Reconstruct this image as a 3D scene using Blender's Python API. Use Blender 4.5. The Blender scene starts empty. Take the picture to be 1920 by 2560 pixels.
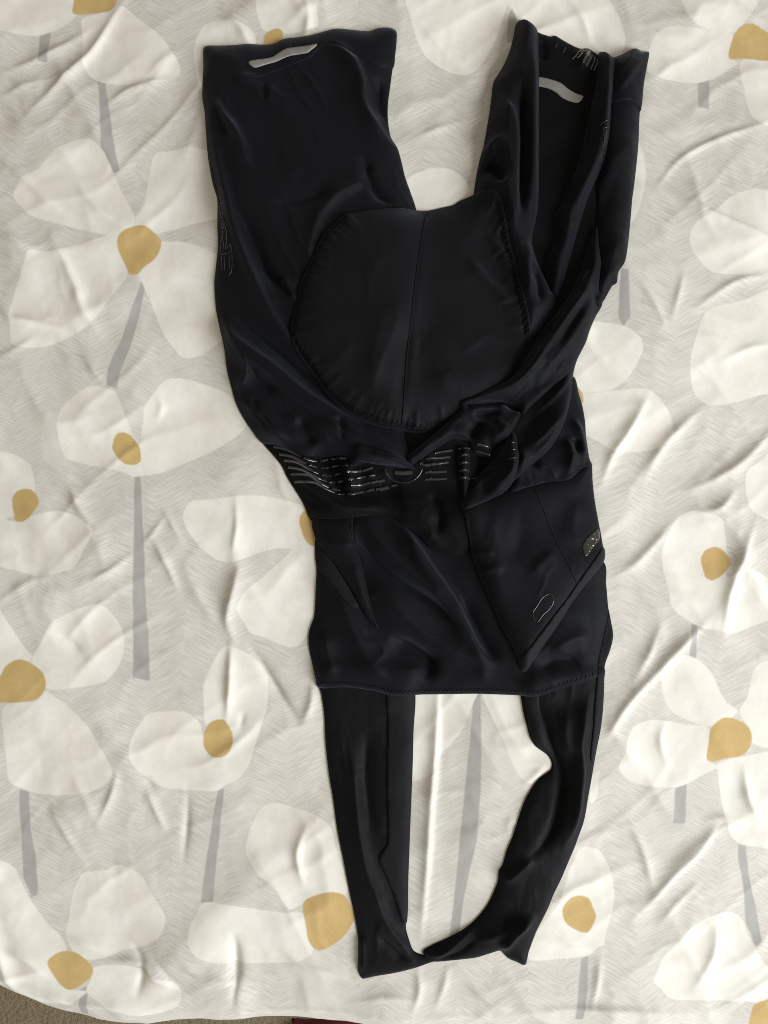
import bpy, math
import numpy as np
from mathutils.geometry import delaunay_2d_cdt
from mathutils import Vector

# ---------------------------------------------------------------- camera, world, lights, exposure
scene = bpy.context.scene
COL = scene.collection
S = 0.000414            # metres per photograph pixel on the bed
H = 0.7655              # camera height above the bed
cam = bpy.data.cameras.new('camera'); cam_o = bpy.data.objects.new('camera', cam); COL.objects.link(cam_o)
cam.sensor_fit = 'VERTICAL'; cam.angle = 2*math.atan(0.53/H); cam.clip_end = 50; cam.clip_start = 0.01
cam_o.location = (0, 0, H)
scene.camera = cam_o

world = bpy.data.worlds.new('World'); scene.world = world; world.use_nodes = True
world.node_tree.nodes['Background'].inputs[0].default_value = (1.0, 0.905, 0.75, 1)
world.node_tree.nodes['Background'].inputs[1].default_value = 0.37

def area(name, loc, target, sx, sy, power, color):
    l = bpy.data.lights.new(name, 'AREA'); l.shape = 'RECTANGLE'; l.size = sx; l.size_y = sy
    l.energy = power; l.color = color
    o = bpy.data.objects.new(name, l); COL.objects.link(o); o.location = loc
    d = Vector(target) - Vector(loc); o.rotation_euler = d.to_track_quat('-Z', 'Y').to_euler()
    return o
area('window_light', (2.75, -1.55, 1.75), (0, 0, 0), 1.9, 1.9, 200, (0.935, 0.97, 1.0))

vs = scene.view_settings
vs.view_transform = 'Standard'; vs.look = 'None'; vs.exposure = 0.0; vs.gamma = 1.0; vs.use_curve_mapping = False
scene.render.engine = 'CYCLES'
try:
    scene.cycles.use_denoising = False
    scene.cycles.filter_width = 1.0
except Exception:
    pass

# ---------------------------------------------------------------- tracing panels (zoomed views of the photograph)
PAN = dict(Z1=(0,0,2.592), Z2=(0,853,2.592), Z3=(0,1706,2.592), Z4=(1280,0,2.592), Z5=(1280,853,2.592), Z6=(1280,1706,2.592),
           G7=(440,1200,2.9625), G8=(440,1900,1.975), D=(0,0,0.8641), K=(960,980,4.1475), W=(660,1080,4.1475),
           P1=(480,20,2.765), P2=(1080,20,2.765), P3=(500,500,2.765), P4=(1000,500,2.765), P5=(680,1050,2.765),
           P6=(1080,1050,2.765), P7=(760,1700,2.765), P8=(1080,1700,2.765), R=(0,0,1.0),
           L=(500,300,5.2667), M=(1420,300,9.2167), T=(1300,40,4.879))
def Q(p, pts):
    ox, oy, s = PAN[p]
    return [(ox+x/s, oy+y/s) for x, y in pts]

# ---------------------------------------------------------------- numeric helpers
_rng = np.random.RandomState(7)
_TAB = [_rng.rand(256, 256) for _ in range(12)]
def vnoise(x, y, k=0):
    t = _TAB[k % 12]
    xi = np.floor(x).astype(int); yi = np.floor(y).astype(int)
    fx = x-xi; fy = y-yi
    fx = fx*fx*fx*(fx*(fx*6-15)+10); fy = fy*fy*fy*(fy*(fy*6-15)+10)
    a = t[yi & 255, xi & 255]; b = t[yi & 255, (xi+1) & 255]
    c = t[(yi+1) & 255, xi & 255]; d = t[(yi+1) & 255, (xi+1) & 255]
    return (a+(b-a)*fx)*(1-fy)+(c+(d-c)*fx)*fy
def fbm(x, y, k=0, octv=3):
    s = 0; a = 0.5
    for i in range(octv):
        s = s + a*(vnoise(x*2**i+17.3*i, y*2**i+5.1*i, k+i)-0.5)*2; a *= 0.5
    return s
def catmull(pts, closed, step):
    P = np.array(pts, float); n = len(P); out = []
    rng = range(n if closed else n-1)
    for i in rng:
        if closed:
            p0, p1, p2, p3 = P[(i-1) % n], P[i], P[(i+1) % n], P[(i+2) % n]
        else:
            p0, p1, p2, p3 = P[max(i-1, 0)], P[i], P[i+1], P[min(i+2, n-1)]
        L = np.linalg.norm(p2-p1); m = max(1, int(round(L/step)))
        # limit tangents so uneven spacing does not overshoot
        t1 = (p2-p0)*0.5; t2 = (p3-p1)*0.5
        for t, tt in ((0, t1), (1, t2)):
            l = np.linalg.norm(tt)
            if l > L: tt *= L/max(l, 1e-9)
        for j in range(m):
            u = j/m; u2 = u*u; u3 = u2*u
            out.append((2*u3-3*u2+1)*p1+(u3-2*u2+u)*t1+(-2*u3+3*u2)*p2+(u3-u2)*t2)
    if not closed: out.append(P[-1])
    return np.array(out)
def seg_dist(X, Y, P, closed):
    """distance to a polyline, side sign (+ = image right of downward travel), arc fraction"""
    A = P; B = np.roll(P, -1, 0) if closed else P[1:]
    if not closed: A = P[:-1]
    best = np.full(X.shape, 1e18); side = np.zeros(X.shape); arc = np.zeros(X.shape)
    L = np.hypot(*(B-A).T); cum = np.concatenate([[0], np.cumsum(L)]); tot = cum[-1]
    for i in range(len(A)):
        ax, ay = A[i]; bx, by = B[i]; dx, dy = bx-ax, by-ay; l2 = dx*dx+dy*dy+1e-12
        t = np.clip(((X-ax)*dx+(Y-ay)*dy)/l2, 0, 1)
        ex = X-(ax+t*dx); ey = Y-(ay+t*dy); d2 = ex*ex+ey*ey
        m = d2 < best
        best = np.where(m, d2, best); side = np.where(m, -(dx*ey-dy*ex), side); arc = np.where(m, (cum[i]+t*L[i])/tot, arc)
    return np.sqrt(best), side, arc
def inside(X, Y, P):
    r = np.zeros(X.shape, bool); n = len(P); j = n-1
    for i in range(n):
        xi, yi = P[i]; xj, yj = P[j]
        if yi != yj:
            c = ((yi > Y) != (yj > Y)) & (X < (xj-xi)*(Y-yi)/(yj-yi)+xi)
            r ^= c
        j = i
    return r
def blur(A, sig):
    if sig <= 0: return A
    r = int(math.ceil(sig*2.5)); k = np.exp(-0.5*(np.arange(-r, r+1)/sig)**2); k /= k.sum()
    B = np.pad(A, r, mode='edge')
    B = sum(k[i]*B[i:i+A.shape[0], :] for i in range(2*r+1))
    return sum(k[i]*B[:, i:i+A.shape[1]] for i in range(2*r+1))
def add_ridge(Hh, X, Y, pts, A, wa, wb, taper=0.25, soft=False):
    """raise a fold along a line; wa = width on the image right of a downward line (or above a rightward one), wb = other side"""
    P = catmull(pts, False, 14)
    m = (5.0 if soft else 3.2)*max(wa, wb)
    x0, y0 = P.min(0)-m; x1, y1 = P.max(0)+m
    cols = np.where((X[0] >= x0) & (X[0] <= x1))[0]; rows = np.where((Y[:, 0] >= y0) & (Y[:, 0] <= y1))[0]
    if len(cols) == 0 or len(rows) == 0: return
    sl = (slice(rows[0], rows[-1]+1), slice(cols[0], cols[-1]+1))
    d, s, t = seg_dist(X[sl], Y[sl], P, False)
    w = np.where(s > 0, wa, wb)
    tp = np.clip(np.minimum(t, 1-t)/max(taper, 1e-3), 0, 1); tp = tp*tp*(3-2*tp)
    g = 0.78*(1+(d/w)**1.5)**-2.0+0.22*np.exp(-(d/(0.30*w))**1.5) if soft else np.exp(-(d/w)**1.35)
    Hh[sl] += A*g*(0.15+0.85*tp if taper < 0.05 else tp)

# ---------------------------------------------------------------- materials
def mat(name):
    m = bpy.data.materials.new(name); m.use_nodes = True
    nt = m.node_tree; b = nt.nodes['Principled BSDF']
    return m, nt, b
def N(nt, typ, **kw):
    n = nt.nodes.new(typ)
    for k, v in kw.items(): setattr(n, k, v)
    return n
def math_node(nt, op, a, b=None, c=None, clamp=False):
    n = nt.nodes.new('ShaderNodeMath'); n.operation = op; n.use_clamp = clamp
    for i, v in enumerate((a, b, c)):
        if v is None: continue
        if isinstance(v, (int, float)): n.inputs[i].default_value = v
        else: nt.links.new(v, n.inputs[i])
    return n.outputs[0]
def mixc(nt, f, a, b):
    n = nt.nodes.new('ShaderNodeMix'); n.data_type = 'RGBA'
    for i, v in ((0, f), (6, a), (7, b)):
        if isinstance(v, (int, float)): n.inputs[i].default_value = v
        elif isinstance(v, tuple): n.inputs[i].default_value = (*v, 1)
        else: nt.links.new(v, n.inputs[i])
    return n.outputs[2]
def noise_node(nt, vec, scale, detail=3, rough=0.5, dist=0):
    n = nt.nodes.new('ShaderNodeTexNoise'); n.inputs['Scale'].default_value = scale
    n.inputs['Detail'].default_value = detail; n.inputs['Roughness'].default_value = rough; n.inputs['Distortion'].default_value = dist
    if vec is not None: nt.links.new(vec, n.inputs['Vector'])
    return n.outputs['Fac']

def fabric(name, col, rough=0.55, sheen=0.0, scol=(0.5, 0.6, 1), spec=0.35, weave=1200, wstr=0.35, wavy='noise', mott=0.25):
    m, nt, b = mat(name)
    tc = N(nt, 'ShaderNodeTexCoord').outputs['Object']
    f = noise_node(nt, tc, 28, 4, 0.6)
    c = mixc(nt, f, tuple(v*(1-mott) for v in col), tuple(v*(1+mott) for v in col))
    lint = math_node(nt, 'MULTIPLY_ADD', noise_node(nt, tc, 650, 1), 14.0, -11.3, True)
    c = mixc(nt, math_node(nt, 'MULTIPLY', lint, 0.12), c, (0.16, 0.16, 0.16))
    nt.links.new(c, b.inputs['Base Color'])
    b.inputs['Roughness'].default_value = rough; b.inputs['Specular IOR Level'].default_value = spec
    b.inputs['Sheen Weight'].default_value = sheen; b.inputs['Sheen Roughness'].default_value = 0.45
    b.inputs['Sheen Tint'].default_value = (*scol, 1)
    bp = N(nt, 'ShaderNodeBump'); bp.inputs['Strength'].default_value = wstr; bp.inputs['Distance'].default_value = 0.0004
    if wavy == 'noise':
        h = math_node(nt, 'ADD', noise_node(nt, tc, weave, 2, 0.6), math_node(nt, 'MULTIPLY', noise_node(nt, tc, 420, 3, 0.7), 1.2))
    else:
        w1 = N(nt, 'ShaderNodeTexWave'); w1.bands_direction = 'X'; w1.inputs['Scale'].default_value = weave; nt.links.new(tc, w1.inputs[0])
        w2 = N(nt, 'ShaderNodeTexWave'); w2.bands_direction = 'Y'; w2.inputs['Scale'].default_value = weave; nt.links.new(tc, w2.inputs[0])
        h = math_node(nt, 'MULTIPLY', w1.outputs['Fac'], w2.outputs['Fac']) if wavy == 'grid' else (w2.outputs['Fac'])
    nt.links.new(h, bp.inputs['Height']); nt.links.new(bp.outputs[0], b.inputs['Normal'])
    return m
M_LYCRA = fabric('black_lycra', (0.0042, 0.0044, 0.0056), 0.62, 0.11, scol=(0.74, 0.82, 1.0), spec=0.08)
M_LINING = fabric('black_lining', (0.0040, 0.0040, 0.0043), 0.65, 0.05, scol=(0.8, 0.8, 0.9), spec=0.06)
M_PAD = fabric('pad_microfibre', (0.0044, 0.0046, 0.0056), 0.62, 0.12, scol=(0.76, 0.83, 1.0), spec=0.09)
M_MESH = fabric('mesh_knit', (0.0036, 0.0037, 0.0044), 0.62, 0.09, scol=(0.80, 0.85, 1.0), spec=0.09, weave=170, wstr=0.22, wavy='grid')
M_ELASTIC = fabric('ribbed_elastic', (0.0098, 0.0098, 0.0108), 0.65, 0.10, scol=(0.8, 0.85, 1.0), spec=0.07, weave=260, wstr=0.1, wavy='rib')
M_THREAD = fabric('stitch_thread', (0.006, 0.006, 0.007), 0.8, 0.0, spec=0.2)
M_REFL = fabric('reflective_tape', (0.21, 0.20, 0.185), 0.55, 0.0, spec=0.5, weave=900, wstr=0.05, mott=0.08)
def glossy(name, col, rough, bump=0.0012):
    m, nt, b = mat(name); b.inputs['Base Color'].default_value = (*col, 1); b.inputs['Roughness'].default_value = rough
    b.inputs['Specular IOR Level'].default_value = 0.8
    tc = N(nt, 'ShaderNodeTexCoord').outputs['Object']
    bp = N(nt, 'ShaderNodeBump'); bp.inputs['Strength'].default_value = 0.6; bp.inputs['Distance'].default_value = bump
    nt.links.new(noise_node(nt, tc, 170, 2), bp.inputs['Height']); nt.links.new(bp.outputs[0], b.inputs['Normal'])
    return m
M_SILICONE = glossy('black_silicone', (0.016, 0.0165, 0.016), 0.24)
M_CLEAR = glossy('clear_silicone_tab', (0.022, 0.0215, 0.019), 0.16, 0.0035)
M_GLINT = glossy('shiny_silicone', (0.02, 0.021, 0.022), 0.16, 0.0022)
M_CLEAR2 = glossy('smoked_silicone_tab', (0.008, 0.008, 0.008), 0.22)

# ---------------------------------------------------------------- mesh helper
def make_obj(name, V, F, material, parent=None, smooth=True):
    me = bpy.data.meshes.new(name)
    V = np.asarray(V, np.float32); F = np.asarray(F, np.int32)
    me.vertices.add(len(V)); me.vertices.foreach_set('co', V.ravel())
    k = F.shape[1]
    me.loops.add(F.size); me.loops.foreach_set('vertex_index', F.ravel())
    me.polygons.add(len(F)); me.polygons.foreach_set('loop_start', np.arange(0, F.size, k, dtype=np.int32))
    me.update(calc_edges=True); me.validate()
    if smooth: me.polygons.foreach_set('use_smooth', np.ones(len(me.polygons), bool))
    me.materials.append(material)
    o = bpy.data.objects.new(name, me); COL.objects.link(o)
    if parent is not None: o.parent = parent
    return o

# ================================================================= the duvet
PETALS, GHOSTS, CENTRES, STEMS = [], [], [], []
def petal(p, *a): PETALS.append(Q(p, a))
def ghost(p, *a): GHOSTS.append(Q(p, a))
def centre(p, *a): CENTRES.append(Q(p, a))
def stem(p, *a): STEMS.append(Q(p, a))

petal('Z1',(-60,-60),(490,-60),(500,90),(440,150),(350,200),(240,230),(120,222),(0,200),(-60,190))
petal('Z1',(530,130),(620,100),(750,60),(800,50),(880,110),(980,190),(1080,290),(1150,400),(1175,470),(1140,520),(1050,550),(920,563),(800,565),(680,548),(600,510),(555,450),(540,380),(538,250))
centre('Z1',(480,-80),(760,-80),(750,50),(720,75),(640,90),(510,98),(472,90),(468,60),(480,0))
stem('Z1',(637,530),(690,545),(708,680),(740,900),(780,1115),(735,1130),(672,1030),(658,800),(648,650))
stem('Z1',(255,230),(328,205),(310,410),(250,400))
petal('P1',(25,400),(20,300),(50,200),(100,130),(200,112),(320,125),(420,180),(450,260),(400,600),(100,600))
petal('P1',(480,-60),(490,170),(560,200),(640,210),(870,180),(870,60),(880,-60))
centre('P1',(500,250),(510,210),(560,180),(600,170),(630,190),(640,215),(600,300),(510,300))
petal('D',(885,-20),(890,60),(915,120),(960,155),(1010,165),(1040,140),(1080,60),(1085,-20))
stem('D',(1098,30),(1110,8),(1118,30),(1112,90),(1095,90))
petal('Z4',(-100,-60),(600,-40),(690,60),(715,120),(735,300),(600,420),(100,300),(20,80))
petal('Z1',(880,1415),(830,1320),(760,1180),(690,1010),(620,930),(560,912),(480,930),(380,970),(330,1000),(260,1080),(160,1145),(120,1200),(95,1280),(150,1350),(220,1410),(360,1450),(520,1490),(690,1528),(760,1545),(850,1520))
petal('Z1',(880,1415),(930,1350),(960,1200),(990,1040),(1020,995),(1120,985),(1240,962),(1330,985),(1450,1050),(1450,1420),(1390,1432),(1250,1460),(1100,1500),(1020,1520),(900,1500))
petal('Z1',(690,1530),(760,1540),(800,1640),(835,1775),(760,1890),(680,2000),(590,2110),(500,2170),(410,2215),(330,2242),(250,2258),(130,2250),(85,2225),(80,2100),(75,2060),(90,1960),(140,1800),(175,1680),(200,1630),(330,1637),(460,1607),(560,1580))
petal('Z1',(1020,1530),(1050,1570),(1150,1570),(1260,1590),(1370,1640),(1450,1700),(1450,2200),(1400,2240),(1280,2310),(1180,2318),(1130,2260),(1060,2160),(1000,2010),(940,1860),(900,1780),(950,1700))
centre('Z1',(765,1570),(775,1530),(820,1490),(890,1466),(945,1467),(990,1500),(1048,1565),(1035,1640),(1000,1690),(930,1745),(905,1782),(875,1787),(845,1778),(800,1690),(770,1620))
stem('Z1',(925,1825),(943,1880),(920,1990),(865,2211),(820,2330),(790,2400),(770,2530),(700,2500),(710,2400),(740,2300),(790,2211),(850,2020))
petal('Z2',(760,335),(800,430),(850,560),(875,630),(915,660),(920,760),(900,875),(830,860),(720,830),(600,808),(480,780),(440,765),(410,720),(390,620),(380,560),(400,450),(440,400),(520,340),(570,300),(620,293),(700,310))
petal('Z2',(915,660),(930,520),(945,430),(1000,340),(1060,260),(1110,242),(1200,245),(1320,280),(1450,330),(1530,400),(1600,520),(1585,570),(1500,640),(1380,710),(1250,770),(1120,820),(1050,855),(960,872),(900,878),(850,870),(880,760))
centre('Z2',(745,640),(770,600),(810,592),(850,610),(890,660),(910,685),(919,750),(915,780),(885,800),(820,799),(780,770),(740,715),(730,690))
stem('Z2',(880,870),(915,870),(925,1000),(938,1300),(945,1600),(962,1900),(970,2200),(862,2180),(865,1900),(868,1500),(876,1200))
ghost('Z2',(400,450),(300,500),(280,640),(290,750),(330,800),(480,800),(430,760),(390,600))
petal('Z2',(-60,730),(40,722),(120,745),(200,800),(225,870),(235,960),(200,1060),(100,1130),(-60,1130))
petal('Z2',(-60,1130),(90,1170),(200,1135),(300,1110),(380,1098),(470,1120),(540,1160),(615,1215),(600,1270),(560,1350),(510,1450),(450,1485),(350,1505),(250,1520),(150,1490),(0,1450),(-60,1440))
centre('Z2',(78,1020),(110,975),(150,960),(210,962),(245,1000),(262,1045),(235,1095),(190,1150),(150,1170),(105,1165),(92,1120),(80,1060))
petal('G7',(55,270),(80,200),(130,155),(300,140),(450,118),(560,112),(700,125),(840,160),(940,190),(1100,260),(1100,480),(860,512),(780,505),(700,515),(600,545),(480,590),(400,610),(320,595),(260,560),(180,490),(110,400),(75,340))
petal('G7',(860,512),(950,400),(1150,480),(1150,1050),(980,1130),(940,1190),(900,1230),(850,1238),(760,1215),(660,1165),(560,1140),(520,1080),(470,1000),(452,950),(470,900),(530,810),(620,740),(720,650),(800,580))
centre('G7',(915,270),(935,240),(960,225),(1010,260),(1060,330),(1080,450),(1025,492),(990,480),(950,430),(920,350),(912,310))
petal('G7',(215,1800),(205,1640),(205,1520),(240,1420),(310,1290),(350,1240),(380,1222),(470,1255),(560,1310),(620,1370),(670,1450),(678,1600),(670,1700),(640,1790),(588,1956),(525,2139),(411,2242),(330,2150),(280,1950))
petal('Z3',(1300,290),(1265,230),(1200,195),(1080,188),(960,205),(900,280),(850,370),(838,450),(860,520),(950,610),(1060,680),(1150,692),(1300,700),(1400,705),(1460,670),(1500,630),(1450,520),(1390,460),(1320,380))
centre('Z3',(1335,290),(1380,250),(1440,240),(1475,275),(1510,350),(1500,420),(1460,475),(1400,487),(1350,470),(1315,410),(1320,360))
stem('Z3',(1410,700),(1455,680),(1430,900),(1400,1200),(1385,1415),(1305,1420),(1330,1200),(1370,950))
centre('Z2',(-60,2200),(10,2170),(40,2110),(90,2070),(150,2058),(220,2085),(290,2140),(315,2215),(290,2280),(240,2317),(150,2330),(0,2340),(-60,2340))
petal('Z2',(-60,1650),(0,1690),(60,1790),(120,1900),(180,1990),(225,2040),(150,2100),(-60,2150))
petal('Z2',(225,2040),(280,1950),(350,1820),(430,1770),(530,1725),(630,1700),(680,1715),(750,1790),(800,1880),(805,1970),(790,2060),(740,2150),(660,2211),(480,2240),(310,2240),(220,2120))
petal('Z3',(300,40),(330,55),(450,150),(560,260),(630,370),(690,470),(738,570),(720,620),(620,690),(500,715),(340,725),(190,705),(70,640),(50,520),(35,330),(38,150),(250,110))
stem('Z3',(130,690),(188,705),(200,950),(235,1150),(247,1370),(205,1390),(150,1250),(140,1000),(125,800))
petal('Z3',(-60,1170),(40,1160),(110,1220),(150,1310),(230,1460),(300,1560),(410,1680),(420,1780),(320,1850),(-60,1830))
petal('Z3',(420,1640),(440,1560),(460,1420),(500,1290),(550,1230),(690,1215),(760,1180),(840,1200),(920,1250),(990,1370),(1075,1510),(1050,1620),(940,1700),(800,1740),(690,1780),(570,1800),(480,1760))
petal('Z3',(-60,1850),(100,1820),(310,1830),(380,1960),(470,2000),(560,2010),(400,2100),(0,2080))
petal('Z3',(600,1850),(740,1830),(880,1840),(1000,1890),(1140,1940),(1180,2020),(1130,2110),(900,2160),(700,2100),(560,2010),(590,1930))
centre('Z3',(305,1810),(370,1760),(450,1745),(520,1770),(600,1850),(595,1900),(520,1970),(440,1995),(400,1970),(340,1890))
stem('Z3',(520,1990),(565,1970),(565,2180),(510,2180))
petal('G8',(350,460),(355,380),(390,290),(430,230),(500,215),(580,235),(680,265),(760,320),(790,420),(850,640),(760,640),(640,690),(560,720),(480,600),(420,560))
petal('G8',(100,760),(70,830),(70,890),(110,950),(200,985),(400,1000),(600,985),(680,930),(640,800),(630,740),(540,740),(400,725),(230,700),(140,700))
ghost('G8',(620,980),(570,1040),(540,1110),(560,1180),(640,1240),(800,1260),(900,1210),(915,1150),(870,1060),(800,970),(720,930))
centre('G8',(628,720),(640,680),(700,650),(770,636),(830,655),(870,720),(880,780),(830,860),(760,915),(710,932),(680,920),(655,880),(645,800))
ghost('G8',(270,460),(290,350),(340,270),(430,225),(360,330),(350,460),(400,560),(410,670),(330,620),(290,540))
petal('P7',(600,60),(600,700),(760,700),(860,650),(950,510),(1080,360),(1160,170),(1190,60))
petal('P7',(1250,60),(1300,260),(1380,420),(1430,560),(1480,640),(1560,700),(1700,600),(1700,300),(1600,60))
ghost('P7',(1220,400),(1300,560),(1420,720),(1560,760),(1560,700),(1400,480),(1240,200))
stem('P7',(1170,130),(1220,60),(1220,700),(1190,1100),(1110,1450),(1060,1800),(1000,1800),(1040,1450),(1080,1050),(1120,650))
petal('Z4',(1100,-60),(1110,20),(1150,110),(1200,160),(1330,200),(1430,205),(1500,160),(1580,-60))
centre('Z4',(1412,370),(1420,300),(1450,210),(1500,155),(1560,145),(1620,175),(1700,240),(1700,378),(1500,375))
petal('Z4',(880,400),(900,300),(950,200),(1050,165),(1150,175),(1290,195),(1430,210),(1420,370),(1480,400),(1400,450),(1320,500),(1220,528),(1080,525),(900,480))
petal('Z4',(1490,390),(1700,380),(1700,830),(1620,820),(1560,780),(1525,700),(1505,600))
stem('Z4',(1210,525),(1285,505),(1275,710),(1205,700))
petal('Z4',(1660,1260),(1600,1235),(1520,1240),(1400,1290),(1300,1380),(1180,1450),(1140,1560),(1150,1620),(1200,1700),(1280,1770),(1400,1790),(1560,1790),(1720,1760),(1720,1300))
petal('Z4',(780,900),(840,960),(870,1130),(850,1250),(800,1400),(700,1500),(600,1300))
stem('Z4',(690,1750),(740,1760),(755,2060),(710,2120),(680,2060))
petal('Z5',(400,250),(400,-60),(500,-120),(650,-105),(760,-70),(825,0),(835,60),(800,150),(750,230),(650,310),(490,340),(440,330))
petal('Z5',(490,345),(650,325),(830,312),(900,330),(980,420),(1020,490),(1035,600),(1000,650),(920,700),(800,720),(650,715),(560,660),(460,600),(420,480),(430,360))
centre('Z5',(425,305),(445,330),(457,390),(450,410),(380,420),(380,305))
petal('Z5',(1150,100),(1180,-20),(1230,-160),(1290,-210),(1500,-260),(1720,-310),(1720,320),(1600,350),(1480,390),(1350,415),(1250,410),(1180,350),(1150,250),(1140,150))
petal('Z5',(1720,700),(1600,780),(1520,840),(1505,930),(1525,1060),(1580,1120),(1720,1150))
petal('Z5',(1350,1150),(1290,1125),(1180,1098),(1090,1130),(1040,1190),(1000,1270),(970,1380),(975,1480),(1010,1600),(1030,1720),(1120,1800),(1220,1850),(1330,1870),(1400,1890),(1480,1880),(1640,1820),(1720,1780),(1720,1600),(1640,1520),(1500,1470),(1390,1530),(1380,1480),(1390,1380),(1370,1230))
centre('Z5',(1225,1400),(1245,1360),(1300,1332),(1350,1345),(1395,1390),(1410,1430),(1380,1490),(1340,1530),(1290,1553),(1255,1535),(1235,1470))
stem('Z5',(1155,1825),(1190,1835),(1185,2060),(1140,2030))
centre('Z6',(1265,400),(1280,300),(1320,250),(1380,225),(1470,245),(1540,300),(1557,370),(1530,440),(1480,475),(1380,490),(1300,510),(1260,500),(1253,470))
petal('Z6',(960,0),(955,-80),(1010,-150),(1100,-180),(1200,-150),(1290,-60),(1340,50),(1390,130),(1460,190),(1300,280),(1130,240),(1040,190),(980,110))
petal('Z6',(1470,190),(1520,100),(1540,0),(1560,-80),(1620,-130),(1720,-130),(1720,400),(1560,395),(1540,300))
petal('Z6',(680,540),(720,440),(750,320),(800,265),(900,235),(1000,245),(1140,275),(1270,295),(1260,500),(1330,540),(1250,580),(1130,650),(1040,672),(900,665),(780,640),(720,600))
petal('Z6',(1330,520),(1550,470),(1660,450),(1720,450),(1720,1060),(1600,1060),(1480,1040),(1420,1000),(1380,900),(1350,750),(1330,600))
stem('Z6',(1050,675),(1125,650),(1115,905),(1035,905))
stem('Z6',(1455,1040),(1505,1050),(1530,1250),(1575,1450),(1610,1670),(1570,1700),(1510,1550),(1490,1300),(1455,1120))
petal('Z6',(400,1120),(420,1060),(480,1048),(550,1070),(600,1140),(640,1250),(655,1370),(640,1480),(600,1620),(590,1680),(540,1700),(480,1750),(320,1770),(100,1770),(150,1600),(300,1400),(350,1250))
centre('Z6',(318,1440),(370,1380),(430,1365),(490,1385),(515,1440),(538,1500),(520,1550),(480,1605),(440,1600),(350,1550),(320,1490))
stem('Z6',(440,1770),(485,1755),(480,1950),(450,2150),(400,2150),(420,1950))
petal('Z6',(940,1840),(980,1760),(1050,1690),(1150,1580),(1240,1520),(1330,1490),(1420,1480),(1480,1520),(1510,1590),(1560,1700),(1640,1820),(1720,1900),(1720,2080),(1500,2060),(1250,2050),(1020,2030),(950,1960),(905,1920))
centre('Z6',(1545,2140),(1570,2080),(1640,2050),(1720,2040),(1720,2300),(1545,2230))
petal('Z6',(500,770),(540,740),(550,640),(560,560),(500,600))
petal('P2',(-190,1250),(-150,1170),(-60,1130),(0,1115),(100,1120),(180,1150),(240,1220),(260,1300),(200,1420),(-160,1420))

# duvet rest grid in photograph pixels
DU = np.arange(-480, 2401, 4.5)
DV = np.concatenate([np.arange(-520, 2720, 4.5), np.arange(2720, 3500, 26)])
UX, UY = np.meshgrid(DU, DV)
def v0_of(u):
    t = np.clip((u-10)/340, -0.6, 1)
    return 2430 + 72*(t*(2-t)) + 3*np.sin(u/150.0) + 26*np.clip((u-1300)/600, 0, 1)
# relief of the duvet: broad billows, traced creases, small crumples
DH = 0.008*fbm(UX/700+3, UY/800+1, 0, 2) + 0.0055*fbm(UX/260+9, UY/320, 2, 2)
wx = 60*fbm(UX/300, UY/300, 4, 2); wy = 60*fbm(UX/300+40, UY/300+11, 5, 2)
for ang, sc, amp, k in ((0.9, 0.62, 0.0018, 3), (-0.6, 0.5, 0.0013, 6)):
    a = (UX+wx)*math.cos(ang)+(UY+wy)*math.sin(ang); b = -(UX+wx)*math.sin(ang)+(UY+wy)*math.cos(ang)
    rid = 1-np.abs(2*vnoise(a*sc/55+k*7, b*sc/210, k)-1)
    msk = np.clip(fbm(UX/260+k*3, UY/260, k+1, 2)*1.4+0.35, 0, 1)
    DH += amp*rid**3*msk
fine = 1-np.abs(2*vnoise((UX+wx)/26, (UY+wy)/40, 9)-1)
DH += 0.00012*fine**2
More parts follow.
